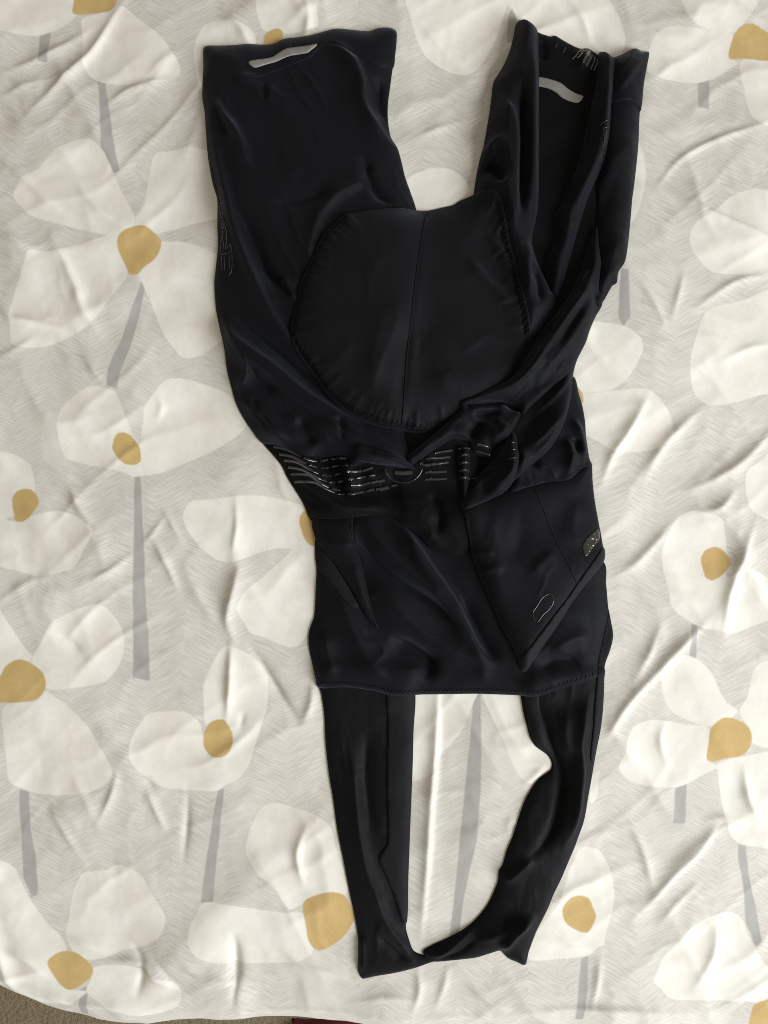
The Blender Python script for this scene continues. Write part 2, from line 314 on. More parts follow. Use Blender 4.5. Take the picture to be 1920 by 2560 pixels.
CREASES = [
 ('Z1',[(0,1020),(160,1160),(330,1310),(440,1390)],.005,14,20), ('Z1',[(-60,1430),(60,1530),(200,1610),(330,1590)],.005,20,22),
 ('Z1',[(360,1560),(430,1700),(500,1850),(560,2030),(640,2150)],.008,16,34), ('Z1',[(0,1950),(80,2060),(250,2100),(420,2140)],.005,22,14),
 ('Z1',[(200,740),(420,520),(600,340),(700,190),(790,40)],.007,18,16), ('Z1',[(40,470),(260,380),(450,280),(560,210)],.004,14,18),
 ('Z1',[(690,690),(820,610),(960,560),(1120,530)],.005,12,20), ('Z1',[(520,1230),(640,1360),(780,1440)],.005,16,16),
 ('Z1',[(0,640),(160,560),(300,520)],.003,14,18), ('Z1',[(950,520),(1050,420),(1160,330)],.003,20,20),
 ('Z4',[(960,1185),(1060,1060),(1200,965),(1400,885),(1660,800)],.004,9,9), ('Z4',[(980,1200),(1250,1370),(1560,1520),(1700,1580)],.004,10,14),
 ('Z4',[(1720,1780),(1450,1830),(1280,1930),(1190,2000)],.004,12,14), ('Z4',[(1100,1770),(1065,1900),(1020,2070)],.003,10,10),
 ('Z4',[(800,1820),(920,2000),(980,2140)],.003,12,12), ('Z4',[(380,-20),(470,120),(520,260)],.004,14,20), ('Z4',[(1430,0),(1540,90),(1650,140)],.004,14,14),
 ('Z5',[(920,-10),(1150,140),(1330,285)],.0045,8,9), ('Z5',[(860,380),(740,600),(640,740),(580,900)],.008,16,26),
 ('Z5',[(1230,430),(1060,580),(930,740),(850,900)],.006,20,24), ('Z5',[(1700,560),(1480,780),(1250,920),(1120,960)],.006,22,20),
 ('Z5',[(1560,1200),(1460,1450),(1405,1640),(1370,1860)],.009,18,22), ('Z5',[(1480,1420),(1580,1560),(1680,1680)],.004,10,10),
 ('Z5',[(1060,1140),(930,1300),(790,1440),(660,1520)],.005,22,24), ('Z5',[(1230,1840),(1060,2000),(900,2170),(760,2300)],.008,20,24),
 ('Z5',[(960,1830),(880,2020),(800,2180)],.004,16,18), ('Z5',[(1440,960),(1330,1080),(1180,1110)],.005,18,18), ('Z5',[(1340,140),(1500,60),(1680,20)],.003,18,18),
 ('Z6',[(880,-20),(720,150),(610,330)],.007,16,22), ('Z6',[(1320,900),(1210,1070),(1060,1210),(900,1390),(800,1500)],.006,14,20),
 ('Z6',[(1200,1280),(1030,1440),(950,1560)],.004,18,16), ('Z6',[(290,1650),(410,1700),(520,1720)],.003,8,8), ('Z6',[(1000,520),(950,380),(980,250)],.004,18,14),
 ('Z6',[(760,900),(850,1120),(900,1320)],.004,24,18), ('Z6',[(1500,560),(1520,740),(1600,900)],.005,20,16), ('Z6',[(1320,1540),(1300,1760),(1180,1960)],.005,20,22),
 ('Z6',[(560,1760),(540,1930),(500,2080)],.004,10,16), ('Z6',[(520,2040),(640,2110),(800,2140)],.003,8,12), ('Z6',[(1250,880),(1370,870),(1470,960)],.005,14,16),
 ('Z3',[(870,1700),(930,1840),(890,2020)],-.006,18,18), ('Z3',[(700,1800),(900,1810),(1010,1900),(1180,1980)],.006,16,18), ('Z3',[(1000,1770),(1130,1930),(1240,2000)],-.004,16,18),
 ('Z3',[(1530,1640),(1540,1850),(1510,2080)],-.007,14,16), ('Z3',[(770,560),(730,720),(640,900)],.004,14,12), ('Z3',[(960,700),(1010,820),(1070,950)],.006,10,14),
 ('Z3',[(1215,700),(1210,900),(1190,1150)],-.004,14,12), ('Z3',[(340,820),(440,990),(520,1120)],.003,14,14), ('Z3',[(860,570),(950,620),(1010,720)],-.003,8,8),
 ('Z3',[(0,1720),(180,1800),(280,1900)],.005,18,18), ('Z3',[(0,1930),(240,2010),(500,2080),(800,2110)],.005,14,14), ('Z3',[(420,1640),(560,1700),(680,1740)],.004,12,12),
 ('G7',[(470,640),(410,880),(380,1040),(430,1180)],.008,24,18), ('G7',[(560,1250),(680,1440),(790,1620),(900,1780)],-.007,16,20), ('G7',[(1010,1500),(1000,1650),(940,1800)],.006,20,16),
 ('G7',[(400,1230),(395,1450),(385,1600),(370,1760)],.007,26,8), ('G7',[(500,1720),(470,1850)],-.004,12,12), ('G7',[(440,140),(450,330),(420,560)],.004,18,8),
 ('Z2',[(1060,1080),(1130,1200),(1190,1310)],.0035,8,8), ('Z2',[(930,1320),(1010,1230),(1080,1120)],.003,9,9), ('Z2',[(480,960),(520,1080),(640,1190)],.004,14,14),
 ('Z2',[(860,1380),(700,1500),(560,1560)],.004,14,12), ('Z2',[(1000,1280),(1090,1450),(1160,1620)],.005,12,18), ('Z2',[(0,1700),(200,1560),(380,1500)],.003,22,22), ('Z2',[(350,1880),(470,1960),(560,2060)],-.004,18,18),
 ('Z2',[(540,80),(620,200),(700,290)],.003,10,10), ('Z2',[(1010,340),(1050,420),(1010,520)],.003,12,12), ('Z2',[(-20,120),(120,60),(240,-20)],.003,18,18),
 ('P7',[(930,60),(915,450),(880,850),(855,1250),(820,1650)],.009,7,26), ('P7',[(1480,1000),(1420,950),(1400,1050)],.003,12,12), ('P7',[(1560,560),(1640,580),(1500,720)],.004,16,16),
 ('G8',[(640,330),(600,450),(630,600)],.005,18,14), ('G8',[(560,960),(640,1010),(830,1060)],.004,14,14), ('G8',[(900,1180),(1060,1150),(1250,1190)],.004,16,12),
 ('G8',[(1190,1020),(1200,1120),(1160,1230)],.004,14,14), ('G8',[(1340,1010),(1320,1100),(1280,1200)],.004,16,14), ('G8',[(1450,1100),(1560,1180),(1659,1210)],.004,10,12), ('G8',[(280,860),(290,1000),(270,1100)],-.006,12,14),
 ('G8',[(30,980),(150,1060),(330,1090)],.004,14,14), ('R',[(560,30),(610,90),(640,160)],.004,18,18), ('R',[(760,0),(775,60),(760,120)],.004,16,16), ('R',[(1020,40),(1090,110),(1160,170)],.004,22,22), ('R',[(1180,300),(1090,330),(1020,360)],.003,18,18),
 ('R',[(560,2540),(800,2524),(1000,2535),(1300,2528)],.004,10,10), ('R',[(1280,2520),(1500,2510),(1750,2530)],.004,12,10),
]
CR = np.zeros_like(DH)
for p, pts, A, wa, wb in CREASES:
    q_ = np.array(Q(p, pts)); ln_ = np.hypot(*np.diff(q_, axis=0).T).sum()
    e0 = q_[0]-(q_[1]-q_[0])/np.linalg.norm(q_[1]-q_[0])*ln_*0.18; e1 = q_[-1]+(q_[-1]-q_[-2])/np.linalg.norm(q_[-1]-q_[-2])*ln_*0.18
    add_ridge(CR, UX, UY, [tuple(e0)]+[tuple(v) for v in q_]+[tuple(e1)], A*min(1.0, 0.45+ln_/300), wa*1.05, wb*1.05, 0.5, True)
CR *= 1+0.35*fbm(UX/45, UY/45, 7, 2)
DH = DH+0.0105*np.tanh(CR/0.0105)*1.02
for ang, lx, ly, amp, k in ((1.0, 420, 130, 0.0044, 1), (-0.5, 330, 110, 0.0026, 4), (0.35, 190, 70, 0.0008, 7), (1.3, 90, 40, 0.0003, 10)):
    a = (UX+1.3*wx)*math.cos(ang)+(UY+1.3*wy)*math.sin(ang); b = -(UX+1.3*wx)*math.sin(ang)+(UY+1.3*wy)*math.cos(ang)
    a = a+14*fbm(UX/60, UY/60+k, k, 2); b = b+14*fbm(UX/60+k, UY/60, k+1, 2)
    n_ = vnoise(a/lx+k*3.1, b/ly+k*1.7, k)*0.75+vnoise(a/lx*2.1+k, b/ly*2.1, k+2)*0.25
    bil = np.clip(1-np.abs(2.6*(n_-0.5)), 0, 1)
    msk = np.clip(fbm(UX/240+k*2, UY/240, k+3, 2)*1.5+0.45, 0, 1)
    DH = DH+amp*bil**1.6*msk
DH = blur(DH[:, :], 0.7)
DH = DH*np.clip((2900-UY)/300, 0.3, 1)
def duvet_at(px, py):
    """relief of the duvet top at photograph pixels (inside the even part of the grid)"""
    fx = np.clip((px-DU[0])/4.5, 0, len(DU)-2.001); fy = np.clip((py-DV[0])/4.5, 0, 719.0)
    i = fx.astype(int); j = fy.astype(int); a = fx-i; b = fy-j
    return (DH[j, i]*(1-a)+DH[j, i+1]*a)*(1-b)+(DH[j+1, i]*(1-a)+DH[j+1, i+1]*a)*b

# position: flat top, rounded foot edge, vertical drop
RR = 0.035
v0 = v0_of(UX)
s_arc = np.maximum(UY-v0, 0)*S
phi = np.minimum(s_arc/RR, math.pi/2)
drop = np.maximum(s_arc-RR*math.pi/2, 0)
yb = (1280-np.minimum(UY, v0))*S - RR*np.sin(phi)
zb = -RR*(1-np.cos(phi)) - drop
zb = np.maximum(zb, -0.44)
X3 = (UX-960)*S
Y3 = yb - DH*np.sin(phi)*(1.0)
Z3 = zb + DH*np.cos(phi)
nr, nc = UX.shape
idx = np.arange(nr*nc).reshape(nr, nc)
F = np.stack([idx[1:, :-1], idx[1:, 1:], idx[:-1, 1:], idx[:-1, :-1]], -1).reshape(-1, 4)

# ---- printed cotton material
def sdf_union(shapes, shifts):
    D = np.full(UX.shape, 40.0)
    for sh in shapes:
        P0 = catmull(sh, True, 12) if shapes is not STEMS else np.array(sh, float)
        for dx, dy in shifts:
            P = P0+np.array([dx, dy]); x0, y0 = P.min(0)-24; x1, y1 = P.max(0)+24
            c = np.where((DU >= x0) & (DU <= x1))[0]; r = np.where((DV >= y0) & (DV <= y1))[0]
            if len(c) == 0 or len(r) == 0: continue
            sl = (slice(r[0], r[-1]+1), slice(c[0], c[-1]+1))
            d, _, _ = seg_dist(UX[sl], UY[sl], P, True)
            d = np.where(inside(UX[sl], UY[sl], P), -d, d)
            D[sl] = np.minimum(D[sl], d)
    return D
SH = [(0, 0), (-1960, 0), (1960, 0), (0, -2600), (-1960, -2600), (1960, -2600)]
m, nt, b = mat('printed_cotton')
def attr(n): a = N(nt, 'ShaderNodeAttribute'); a.attribute_name = n; return a.outputs['Fac']
uvn = N(nt, 'ShaderNodeUVMap'); uvn.uv_map = 'rest'
sep = N(nt, 'ShaderNodeSeparateXYZ'); nt.links.new(uvn.outputs[0], sep.inputs[0])
U = math_node(nt, 'MULTIPLY', sep.outputs[0], 1000.0); Vv = math_node(nt, 'MULTIPLY', sep.outputs[1], 1000.0)
wob = noise_node(nt, uvn.outputs[0], 4.0, 2)
U2 = math_node(nt, 'ADD', U, math_node(nt, 'MULTIPLY', wob, 60.0))
U2 = math_node(nt, 'ADD', U2, math_node(nt, 'MULTIPLY', Vv, 0.05))
ph = math_node(nt, 'MULTIPLY', math_node(nt, 'SUBTRACT', U2, 388.0), 1/181.0)
tri = math_node(nt, 'MULTIPLY', math_node(nt, 'PINGPONG', ph, 0.5), 181.0)
colid = math_node(nt, 'FLOOR', math_node(nt, 'MULTIPLY', ph, 2.0))
wv = math_node(nt, 'SUBTRACT', Vv, math_node(nt, 'MULTIPLY', tri, 0.50))
wv = math_node(nt, 'ADD', wv, math_node(nt, 'MULTIPLY', colid, 37.7))
cmb = N(nt, 'ShaderNodeCombineXYZ')
nt.links.new(math_node(nt, 'MULTIPLY', U2, 0.020), cmb.inputs[0]); nt.links.new(math_node(nt, 'MULTIPLY', wv, 0.25), cmb.inputs[1])
streak = noise_node(nt, cmb.outputs[0], 1.0, 4, 0.65)
streak = math_node(nt, 'MULTIPLY_ADD', streak, 5.0, -2.0, True)
cv = N(nt, 'ShaderNodeCombineXYZ'); nt.links.new(math_node(nt, 'MULTIPLY', colid, 3.3), cv.inputs[0]); nt.links.new(math_node(nt, 'MULTIPLY', wv, 0.012), cv.inputs[1])
patch_n = math_node(nt, 'ADD', math_node(nt, 'MULTIPLY', noise_node(nt, uvn.outputs[0], 5.5, 3), 0.5), math_node(nt, 'MULTIPLY', noise_node(nt, cv.outputs[0], 1.0, 2), 0.5))
patch_n = math_node(nt, 'MULTIPLY_ADD', patch_n, 3.0, -1.0, True)
bg = mixc(nt, streak, (0.545, 0.515, 0.463), (0.700, 0.676, 0.626))
plain = mixc(nt, 0.5, (0.545, 0.515, 0.463), (0.700, 0.676, 0.626))
bg = mixc(nt, math_node(nt, 'MULTIPLY', patch_n, 0.5), bg, plain)
mot = noise_node(nt, uvn.outputs[0], 8.0, 6, 0.7)
mot = math_node(nt, 'MULTIPLY_ADD', mot, 3.0, -1.0, True)
petc = mixc(nt, mot, (0.730, 0.697, 0.622), (0.822, 0.803, 0.748))
ghc = mixc(nt, 0.55, bg, (0.68, 0.65, 0.60))
cenc = mixc(nt, mot, (0.49, 0.335, 0.115), (0.60, 0.43, 0.175))
stc = mixc(nt, mot, (0.36, 0.355, 0.335), (0.43, 0.425, 0.40))
edge_n = math_node(nt, 'MULTIPLY_ADD', noise_node(nt, uvn.outputs[0], 28.0, 2), 4.0, -2.0)
def mask(n, w=2.0):
    d = math_node(nt, 'ADD', attr(n), edge_n)
    return math_node(nt, 'MULTIPLY_ADD', d, -1/(2*w), 0.5, True)
c = mixc(nt, mask('d_ghost', 3.0), bg, ghc)
c = mixc(nt, mask('d_stem'), c, stc)
c = mixc(nt, mask('d_petal'), c, petc)
c = mixc(nt, mask('d_centre'), c, cenc)
# faint weave and tiny specks
spk = noise_node(nt, uvn.outputs[0], 480.0, 1)
c = mixc(nt, math_node(nt, 'MULTIPLY', spk, 0.10), c, (0.45, 0.44, 0.42))
nt.links.new(c, b.inputs['Base Color'])
b.inputs['Roughness'].default_value = 0.75; b.inputs['Specular IOR Level'].default_value = 0.25
b.inputs['Sheen Weight'].default_value = 0.08
bp = N(nt, 'ShaderNodeBump'); bp.inputs['Strength'].default_value = 0.5; bp.inputs['Distance'].default_value = 0.0005
crump = math_node(nt, 'ADD', math_node(nt, 'MULTIPLY', noise_node(nt, uvn.outputs[0], 22.0, 5, 0.6, 0.6), 0.9), math_node(nt, 'MULTIPLY', noise_node(nt, uvn.outputs[0], 260.0, 3, 0.7), 0.45))
nt.links.new(crump, bp.inputs['Height']); nt.links.new(bp.outputs[0], b.inputs['Normal'])
M_COTTON = m

duvet = make_obj('duvet_cover', np.stack([X3, Y3, Z3], -1).reshape(-1, 3), F, M_COTTON)
me = duvet.data
for an, shapes in (('d_petal', PETALS), ('d_ghost', GHOSTS), ('d_centre', CENTRES), ('d_stem', STEMS)):
    a = me.attributes.new(an, 'FLOAT', 'POINT')
    a.data.foreach_set('value', sdf_union(shapes, SH).astype(np.float32).ravel())
uvl = me.uv_layers.new(name='rest')
vi = np.empty(len(me.loops), np.int32); me.loops.foreach_get('vertex_index', vi)
uvs = np.stack([UX.ravel()[vi]/1000, UY.ravel()[vi]/1000], -1).astype(np.float32)
uvl.data.foreach_set('uv', uvs.ravel())
duvet['label'] = 'white and grey duvet cover printed with large cream flowers with mustard centres'
duvet['category'] = 'duvet cover'

# ---------------------------------------------------------------- floor
m, nt, b = mat('beige_carpet')
tc = N(nt, 'ShaderNodeTexCoord').outputs['Object']
n1 = noise_node(nt, tc, 160, 4, 0.7); n2 = noise_node(nt, tc, 14, 3)
c = mixc(nt, n1, (0.11, 0.085, 0.052), (0.36, 0.29, 0.19)); c = mixc(nt, math_node(nt, 'MULTIPLY', n2, 0.35), c, (0.17, 0.135, 0.085))
nt.links.new(c, b.inputs['Base Color']); b.inputs['Roughness'].default_value = 0.95; b.inputs['Specular IOR Level'].default_value = 0.1
bp = N(nt, 'ShaderNodeBump'); bp.inputs['Strength'].default_value = 1.0; bp.inputs['Distance'].default_value = 0.006
nt.links.new(n1, bp.inputs['Height']); nt.links.new(bp.outputs[0], b.inputs['Normal'])
FZ = -0.45
gx, gy = np.meshgrid(np.linspace(-1.6, 1.6, 260), np.linspace(-1.7, 1.2, 240))
gz = FZ + 0.004*fbm(gx*90, gy*90, 3, 2)
ii = np.arange(gx.size).reshape(gx.shape)
carpet = make_obj('carpet', np.stack([gx, gy, gz], -1).reshape(-1, 3), np.stack([ii[:-1, :-1], ii[:-1, 1:], ii[1:, 1:], ii[1:, :-1]], -1).reshape(-1, 4), m)
carpet['kind'] = 'structure'

# dark red folded cloth on the carpet at the foot of the bed
M_RED = fabric('red_fabric', (0.085, 0.014, 0.014), 0.8, 0.1, (1, 0.6, 0.6), spec=0.2, weave=700, wstr=0.3)
def pad(cx, cy, z0, lx, ly, th, rz, seed, name, parent):
    n = 30; uu, ww = np.meshgrid(np.linspace(-1, 1, n), np.linspace(-1, 1, n))
    r = np.maximum(np.abs(uu)**5, np.abs(ww)**5)
    zt = z0+th*(1-r**3)*(0.85+0.3*fbm(uu*2+seed, ww*2, seed, 2))
    x = uu*lx*(1+0.02*np.sin(ww*4+seed)); y = ww*ly*(1+0.03*np.sin(uu*5+seed))
    xx = cx+x*math.cos(rz)-y*math.sin(rz); yy = cy+x*math.sin(rz)+y*math.cos(rz)
    k = np.arange(n*n).reshape(n, n)
    top = np.stack([xx, yy, zt], -1).reshape(-1, 3); bot = np.stack([xx, yy, np.full_like(xx, z0)], -1).reshape(-1, 3)
    f1 = np.stack([k[:-1, :-1], k[:-1, 1:], k[1:, 1:], k[1:, :-1]], -1).reshape(-1, 4)
    return make_obj(name, np.vstack([top, bot]), np.vstack([f1, f1[:, ::-1]+n*n]), M_RED, parent)
red = bpy.data.objects.new('red_cloth', None); COL.objects.link(red)
red['label'] = 'dark red folded cloth on the carpet below the foot of the bed'; red['category'] = 'cloth'
pad(-0.078, -0.905, FZ+0.001, 0.071, 0.075, 0.016, 0.05, 1, 'folded_layer', red)
pad(-0.075, -0.910, FZ+0.017, 0.068, 0.070, 0.014, -0.03, 4, 'folded_layer', red)

# ================================================================= the bib shorts
KC = 1-0.008/H                                  # the garment lies about 8 mm above the bed plane
RES = 2.0
GXv = np.arange(420, 1701, RES); GYv = np.arange(-10, 2511, RES)
GX, GY = np.meshgrid(GXv, GYv)
Zr = duvet_at(960+(GX-960)*KC, 1280+(GY-1280)*KC)     # running top surface, metres
def samp(A, px, py):
    fx = np.clip((px-GXv[0])/RES, 0, len(GXv)-1.001); fy = np.clip((py-GYv[0])/RES, 0, len(GYv)-1.001)
    i = fx.astype(int); j = fy.astype(int); a = fx-i; b_ = fy-j
    return (A[j, i]*(1-a)+A[j, i+1]*a)*(1-b_)+(A[j+1, i]*(1-a)+A[j+1, i+1]*a)*b_
def toworld(px, py, z):
    return np.stack([(px-960)*S*KC, (1280-py)*S*KC, z], -1)
shorts = bpy.data.objects.new('bib_shorts', None); COL.objects.link(shorts)
shorts['label'] = 'black cycling bib shorts laid crumpled on the flowered duvet cover, straps toward the foot'
shorts['category'] = 'bib shorts'

def sheet(name, outline, material, parent=None, thick=0.0012, puff=0.006, roll=20, bb=10, ridges=(), wr=0.0012, wscale=70, wang=1.2, sp=5.0, seed=0, tilt=None, label=None):
    """a layer of cloth draped over everything laid down so far"""
    global Zr
    P = catmull(outline, True, sp)
    x0, y0 = P.min(0)-12; x1, y1 = P.max(0)+12
    c = np.where((GXv >= x0) & (GXv <= x1))[0]; r = np.where((GYv >= y0) & (GYv <= y1))[0]
    sl = (slice(r[0], r[-1]+1), slice(c[0], c[-1]+1))
    X = GX[sl]; Y = GY[sl]; Zl = Zr[sl].copy()
    d, _, _ = seg_dist(X, Y, P, True); ins = inside(X, Y, P); sd = np.where(ins, d, -d); sdc = np.maximum(sd, 0)
    Zs = blur(Zl, 1.5)
    base = np.maximum(blur(Zl, bb/RES), blur(Zl, bb/RES*2.2)-0.004) if bb > 0 else Zs
    prof = 1-np.exp(-sdc/roll)
    h = base+thick+puff*prof
    if tilt: h = h+tilt(X, Y)
    rd = np.zeros_like(h)
    for pts, A, wa, wb in ridges: add_ridge(rd, X, Y, pts, A*1.45, wa*1.0, wb*1.0, 0.3)
    h = h+rd*(1-np.exp(-sdc/8.0))
    if wr:
        a = X*math.cos(wang)+Y*math.sin(wang); q = -X*math.sin(wang)+Y*math.cos(wang)
        h = h+wr*prof*(fbm(a/(wscale*2.2)+seed*3.7, q/wscale+seed, seed, 3)*1.1)
        wa_ = a+18*fbm(X/60+seed, Y/60, seed+2, 2); wq_ = q+18*fbm(X/60+9, Y/60+seed, seed+3, 2)
        cr1 = 1-np.abs(2*vnoise(wa_/(wscale*2.0)+seed*1.7, wq_/(wscale*0.55)+seed*2.3, seed+4)-1)
        mk = np.clip(fbm(X/120+seed*5, Y/120, seed+5, 2)*2.2+0.15, 0, 1)
        h = h+wr*2.2*prof*cr1**5*mk
        cr2 = 1-np.abs(2*vnoise(wa_/(wscale*0.9)+seed, wq_/(wscale*0.24)+seed*1.3, seed+7)-1)
        mk2 = np.clip(fbm(X/90+seed*2, Y/90+4, seed+8, 2)*2.4-0.1, 0, 1)
        h = h+wr*0.75*prof*cr2**5*mk2
    k = 0.0008
    lo = Zs+thick
    df = np.clip((h-lo)/k, -30, 30)
    h = lo+k*np.log1p(np.exp(df))-k*0.69*np.exp(-np.abs(df))
    h = np.maximum(h, lo)
    h = blur(h, 0.8)
    full = Zr.copy(); full[sl] = h
    Zold = Zr
    hex_y = np.arange(y0, y1, sp*0.87); pts = []
    for n_, yy in enumerate(hex_y):
        xs = np.arange(x0+(n_ % 2)*sp*0.5, x1, sp); pts.append(np.stack([xs, np.full_like(xs, yy)], -1))
    pts = np.vstack(pts)
    sdm = np.zeros_like(Zr)-50; sdm[sl] = sd
    keep = samp(sdm, pts[:, 0], pts[:, 1]) > sp*0.55
    pts = pts[keep]
    allp = np.vstack([P, pts]); nb = len(P)
    jit = allp.copy()
    vs_, es, fs, ov, oe, of = delaunay_2d_cdt([Vector((float(a), float(b_))) for a, b_ in jit], [(i, (i+1) % nb) for i in range(nb)], [], 1, 1e-4)
    V2 = np.array([[v.x, v.y] for v in vs_]); Ft = np.array([f for f in fs if len(f) == 3], int)
    # orient upward (image y is down, so flip)
    a = V2[Ft[:, 0]]; b_ = V2[Ft[:, 1]]; c_ = V2[Ft[:, 2]]
    cr = (b_[:, 0]-a[:, 0])*(c_[:, 1]-a[:, 1])-(b_[:, 1]-a[:, 1])*(c_[:, 0]-a[:, 0])
    Ft = np.where((cr > 0)[:, None], Ft[:, ::-1], Ft)
    z = samp(full, V2[:, 0], V2[:, 1])
    top = toworld(V2[:, 0], V2[:, 1], z)
    # hem: boundary edges turn down to the layer below
    from collections import Counter
    ed = {}
    for t in Ft:
        for i in range(3):
            e = (int(t[i]), int(t[(i+1) % 3])); ed[e] = 1
    bnd = [e for e in ed if (e[1], e[0]) not in ed]
    used = sorted({v for e in bnd for v in e}); mp = {v: len(V2)+i for i, v in enumerate(used)}
    ub = np.array(used); zlow = np.minimum(samp(blur(Zold, 1.0) if False else Zold, V2[ub, 0], V2[ub, 1])-0.001, z[ub]-0.0008)
    low = toworld(V2[ub, 0], V2[ub, 1], zlow)
    sk = []
    for p_, q_ in bnd:
        sk.append((q_, p_, mp[p_])); sk.append((q_, mp[p_], mp[q_]))
    o = make_obj(name, np.vstack([top, low]), np.vstack([Ft, np.array(sk, int)]), material, parent or shorts)
    if label: o['label'] = label
    Zn = Zr.copy(); Zn[sl] = np.where(ins, np.maximum(h, Zl), Zl); Zr = Zn
    return o

def strip(name, line, width, height, material, parent, closed=False, step=4.0, smooth=True, sink=0.0003):
    """a narrow raised ribbon that follows the surface below (seams, stripes, stitches, print)"""
    P = catmull(line, closed, step) if smooth else np.array(line, float)
    n = len(P)
    T = np.roll(P, -1, 0)-np.roll(P, 1, 0)
    if not closed: T[0] = P[1]-P[0]; T[-1] = P[-1]-P[-2]
    T /= np.maximum(np.hypot(T[:, 0], T[:, 1]), 1e-9)[:, None]
    Nn = np.stack([-T[:, 1], T[:, 0]], -1)
    offs = np.array([-1, -0.82, 0, 0.82, 1.0]); hh = np.array([-sink/height if height else 0, 0.9, 1.0, 0.9, -sink/height if height else 0])
    V = []
    for o_, h_ in zip(offs, hh):
        q = P+Nn*o_*width*0.5
        V.append(toworld(q[:, 0], q[:, 1], samp(Zr, q[:, 0], q[:, 1])+height*h_+0.0001))
    V = np.stack(V, 1).reshape(-1, 3); k = len(offs); F_ = []
    for i in range(n if closed else n-1):
        j = (i+1) % n
        for a in range(k-1): F_.append((i*k+a, i*k+a+1, j*k+a+1, j*k+a))
    F_ = np.array(F_)[:, ::-1]
    return make_obj(name, V, F_, material, parent)

def zigzag(line, amp, period, closed=False):
    P = catmull(line, closed, period/2)
    T = np.gradient(P, axis=0); T /= np.maximum(np.hypot(T[:, 0], T[:, 1]), 1e-9)[:, None]
    Nn = np.stack([-T[:, 1], T[:, 0]], -1)
    return P+Nn*(amp*np.where(np.arange(len(P)) % 2 == 0, 1, -1))[:, None]

def RG(p, pts, A, wa, wb): return (Q(p, pts), A, wa, wb)

# ---- shoulder straps
strapL = sheet('shoulder_strap', [(793,1660),(803,1743),(809,1790),(812,1863),(821,1946),(832,2007),(843,2080),(858,2152),(872,2224),(885,2286),(894,2344),(895,2387),(894,2427),(899,2441),(906,2451),(941,2443),(995,2434),(1031,2425),(1067,2414),(1093,2403),(1060,2394),(1035,2383),(1024,2358),(1015,2322),(1020,2279),(1021,2206),(1026,2080),(1031,1953),(1034,1845),(1036,1740),(1036,1660)],
    M_MESH, puff=0.005, roll=14, wr=0.001, wang=1.5, wscale=40, seed=1, ridges=[
    RG('P7',[(330,400),(360,800),(400,1150),(480,1450),(560,1640)],.005,16,20), RG('P7',[(450,300),(420,700),(480,1100)],-.003,18,14),
    RG('P7',[(470,1300),(560,1640),(700,1830),(850,1930)],.004,10,18), RG('P7',[(390,2040),(400,1900),(395,1750)],.004,8,8), RG('P7',[(500,1750),(620,1860),(720,1960)],-.003,10,10)])
sheet('elastic_band', Q('P7',[(585,60),(580,300),(575,700),(580,1000),(575,1130),(520,1225),(560,1330),(620,1480),(660,1600),(690,1700),(712,1680),(718,1600),(722,1400),(735,1050),(750,700),(758,400),(761,60)]), M_ELASTIC, strapL, thick=0.0008, puff=0.0006, roll=8, bb=4, wr=0.0004, sp=6, seed=2)
strapR = sheet('shoulder_strap', Q('P8',[(615,20),(630,200),(660,330),(680,400),(720,460),(800,520),(828,570),(820,620),(740,680),(690,750),(640,850),(600,960),(560,1080),(520,1180),(490,1290),(465,1330),(460,1400),(430,1480),(390,1560),(330,1640),(270,1700),(180,1760),(80,1810),(0,1850),(-60,1890),(-30,1935),(30,1958),(150,1945),(300,1925),(400,1895),(470,1875),(500,1900),(530,1930),(580,1950),(645,1970),(670,1880),(720,1740),(770,1640),(830,1510),(900,1370),(960,1220),(1010,1090),(1050,980),(1080,820),(1110,660),(1140,480),(1165,330),(1185,170),(1195,0),(1190,-80),(700,-80)]),
    M_MESH, puff=0.006, roll=16, wr=0.001, wang=1.7, wscale=40, seed=3, ridges=[
    RG('P8',[(1100,20),(1040,250),(1015,420),(1030,600),(1000,850),(950,1050),(860,1180)],.009,7,24), RG('P8',[(720,120),(800,380),(860,560),(890,720),(850,950),(790,1090),(600,1270)],-.006,10,10),
    RG('P8',[(930,150),(900,350),(940,550)],.004,20,20), RG('P8',[(470,1890),(510,1800),(600,1680),(720,1610)],.007,10,14), RG('P8',[(-20,1925),(100,1860),(220,1760),(330,1650)],.004,6,6),
    RG('P8',[(20,1940),(180,1880),(320,1760)],-.003,5,7), RG('P8',[(460,1400),(540,1350),(700,1200)],.004,12,14), RG('P8',[(700,1620),(500,1720),(300,1790)],.004,16,18)])
sheet('elastic_band', Q('P8',[(640,20),(650,200),(690,390),(760,480),(840,545),(835,480),(800,400),(740,200),(715,20)]), M_ELASTIC, strapR, thick=0.0008, puff=0.0006, roll=8, bb=4, wr=0.0003, sp=6, seed=4)

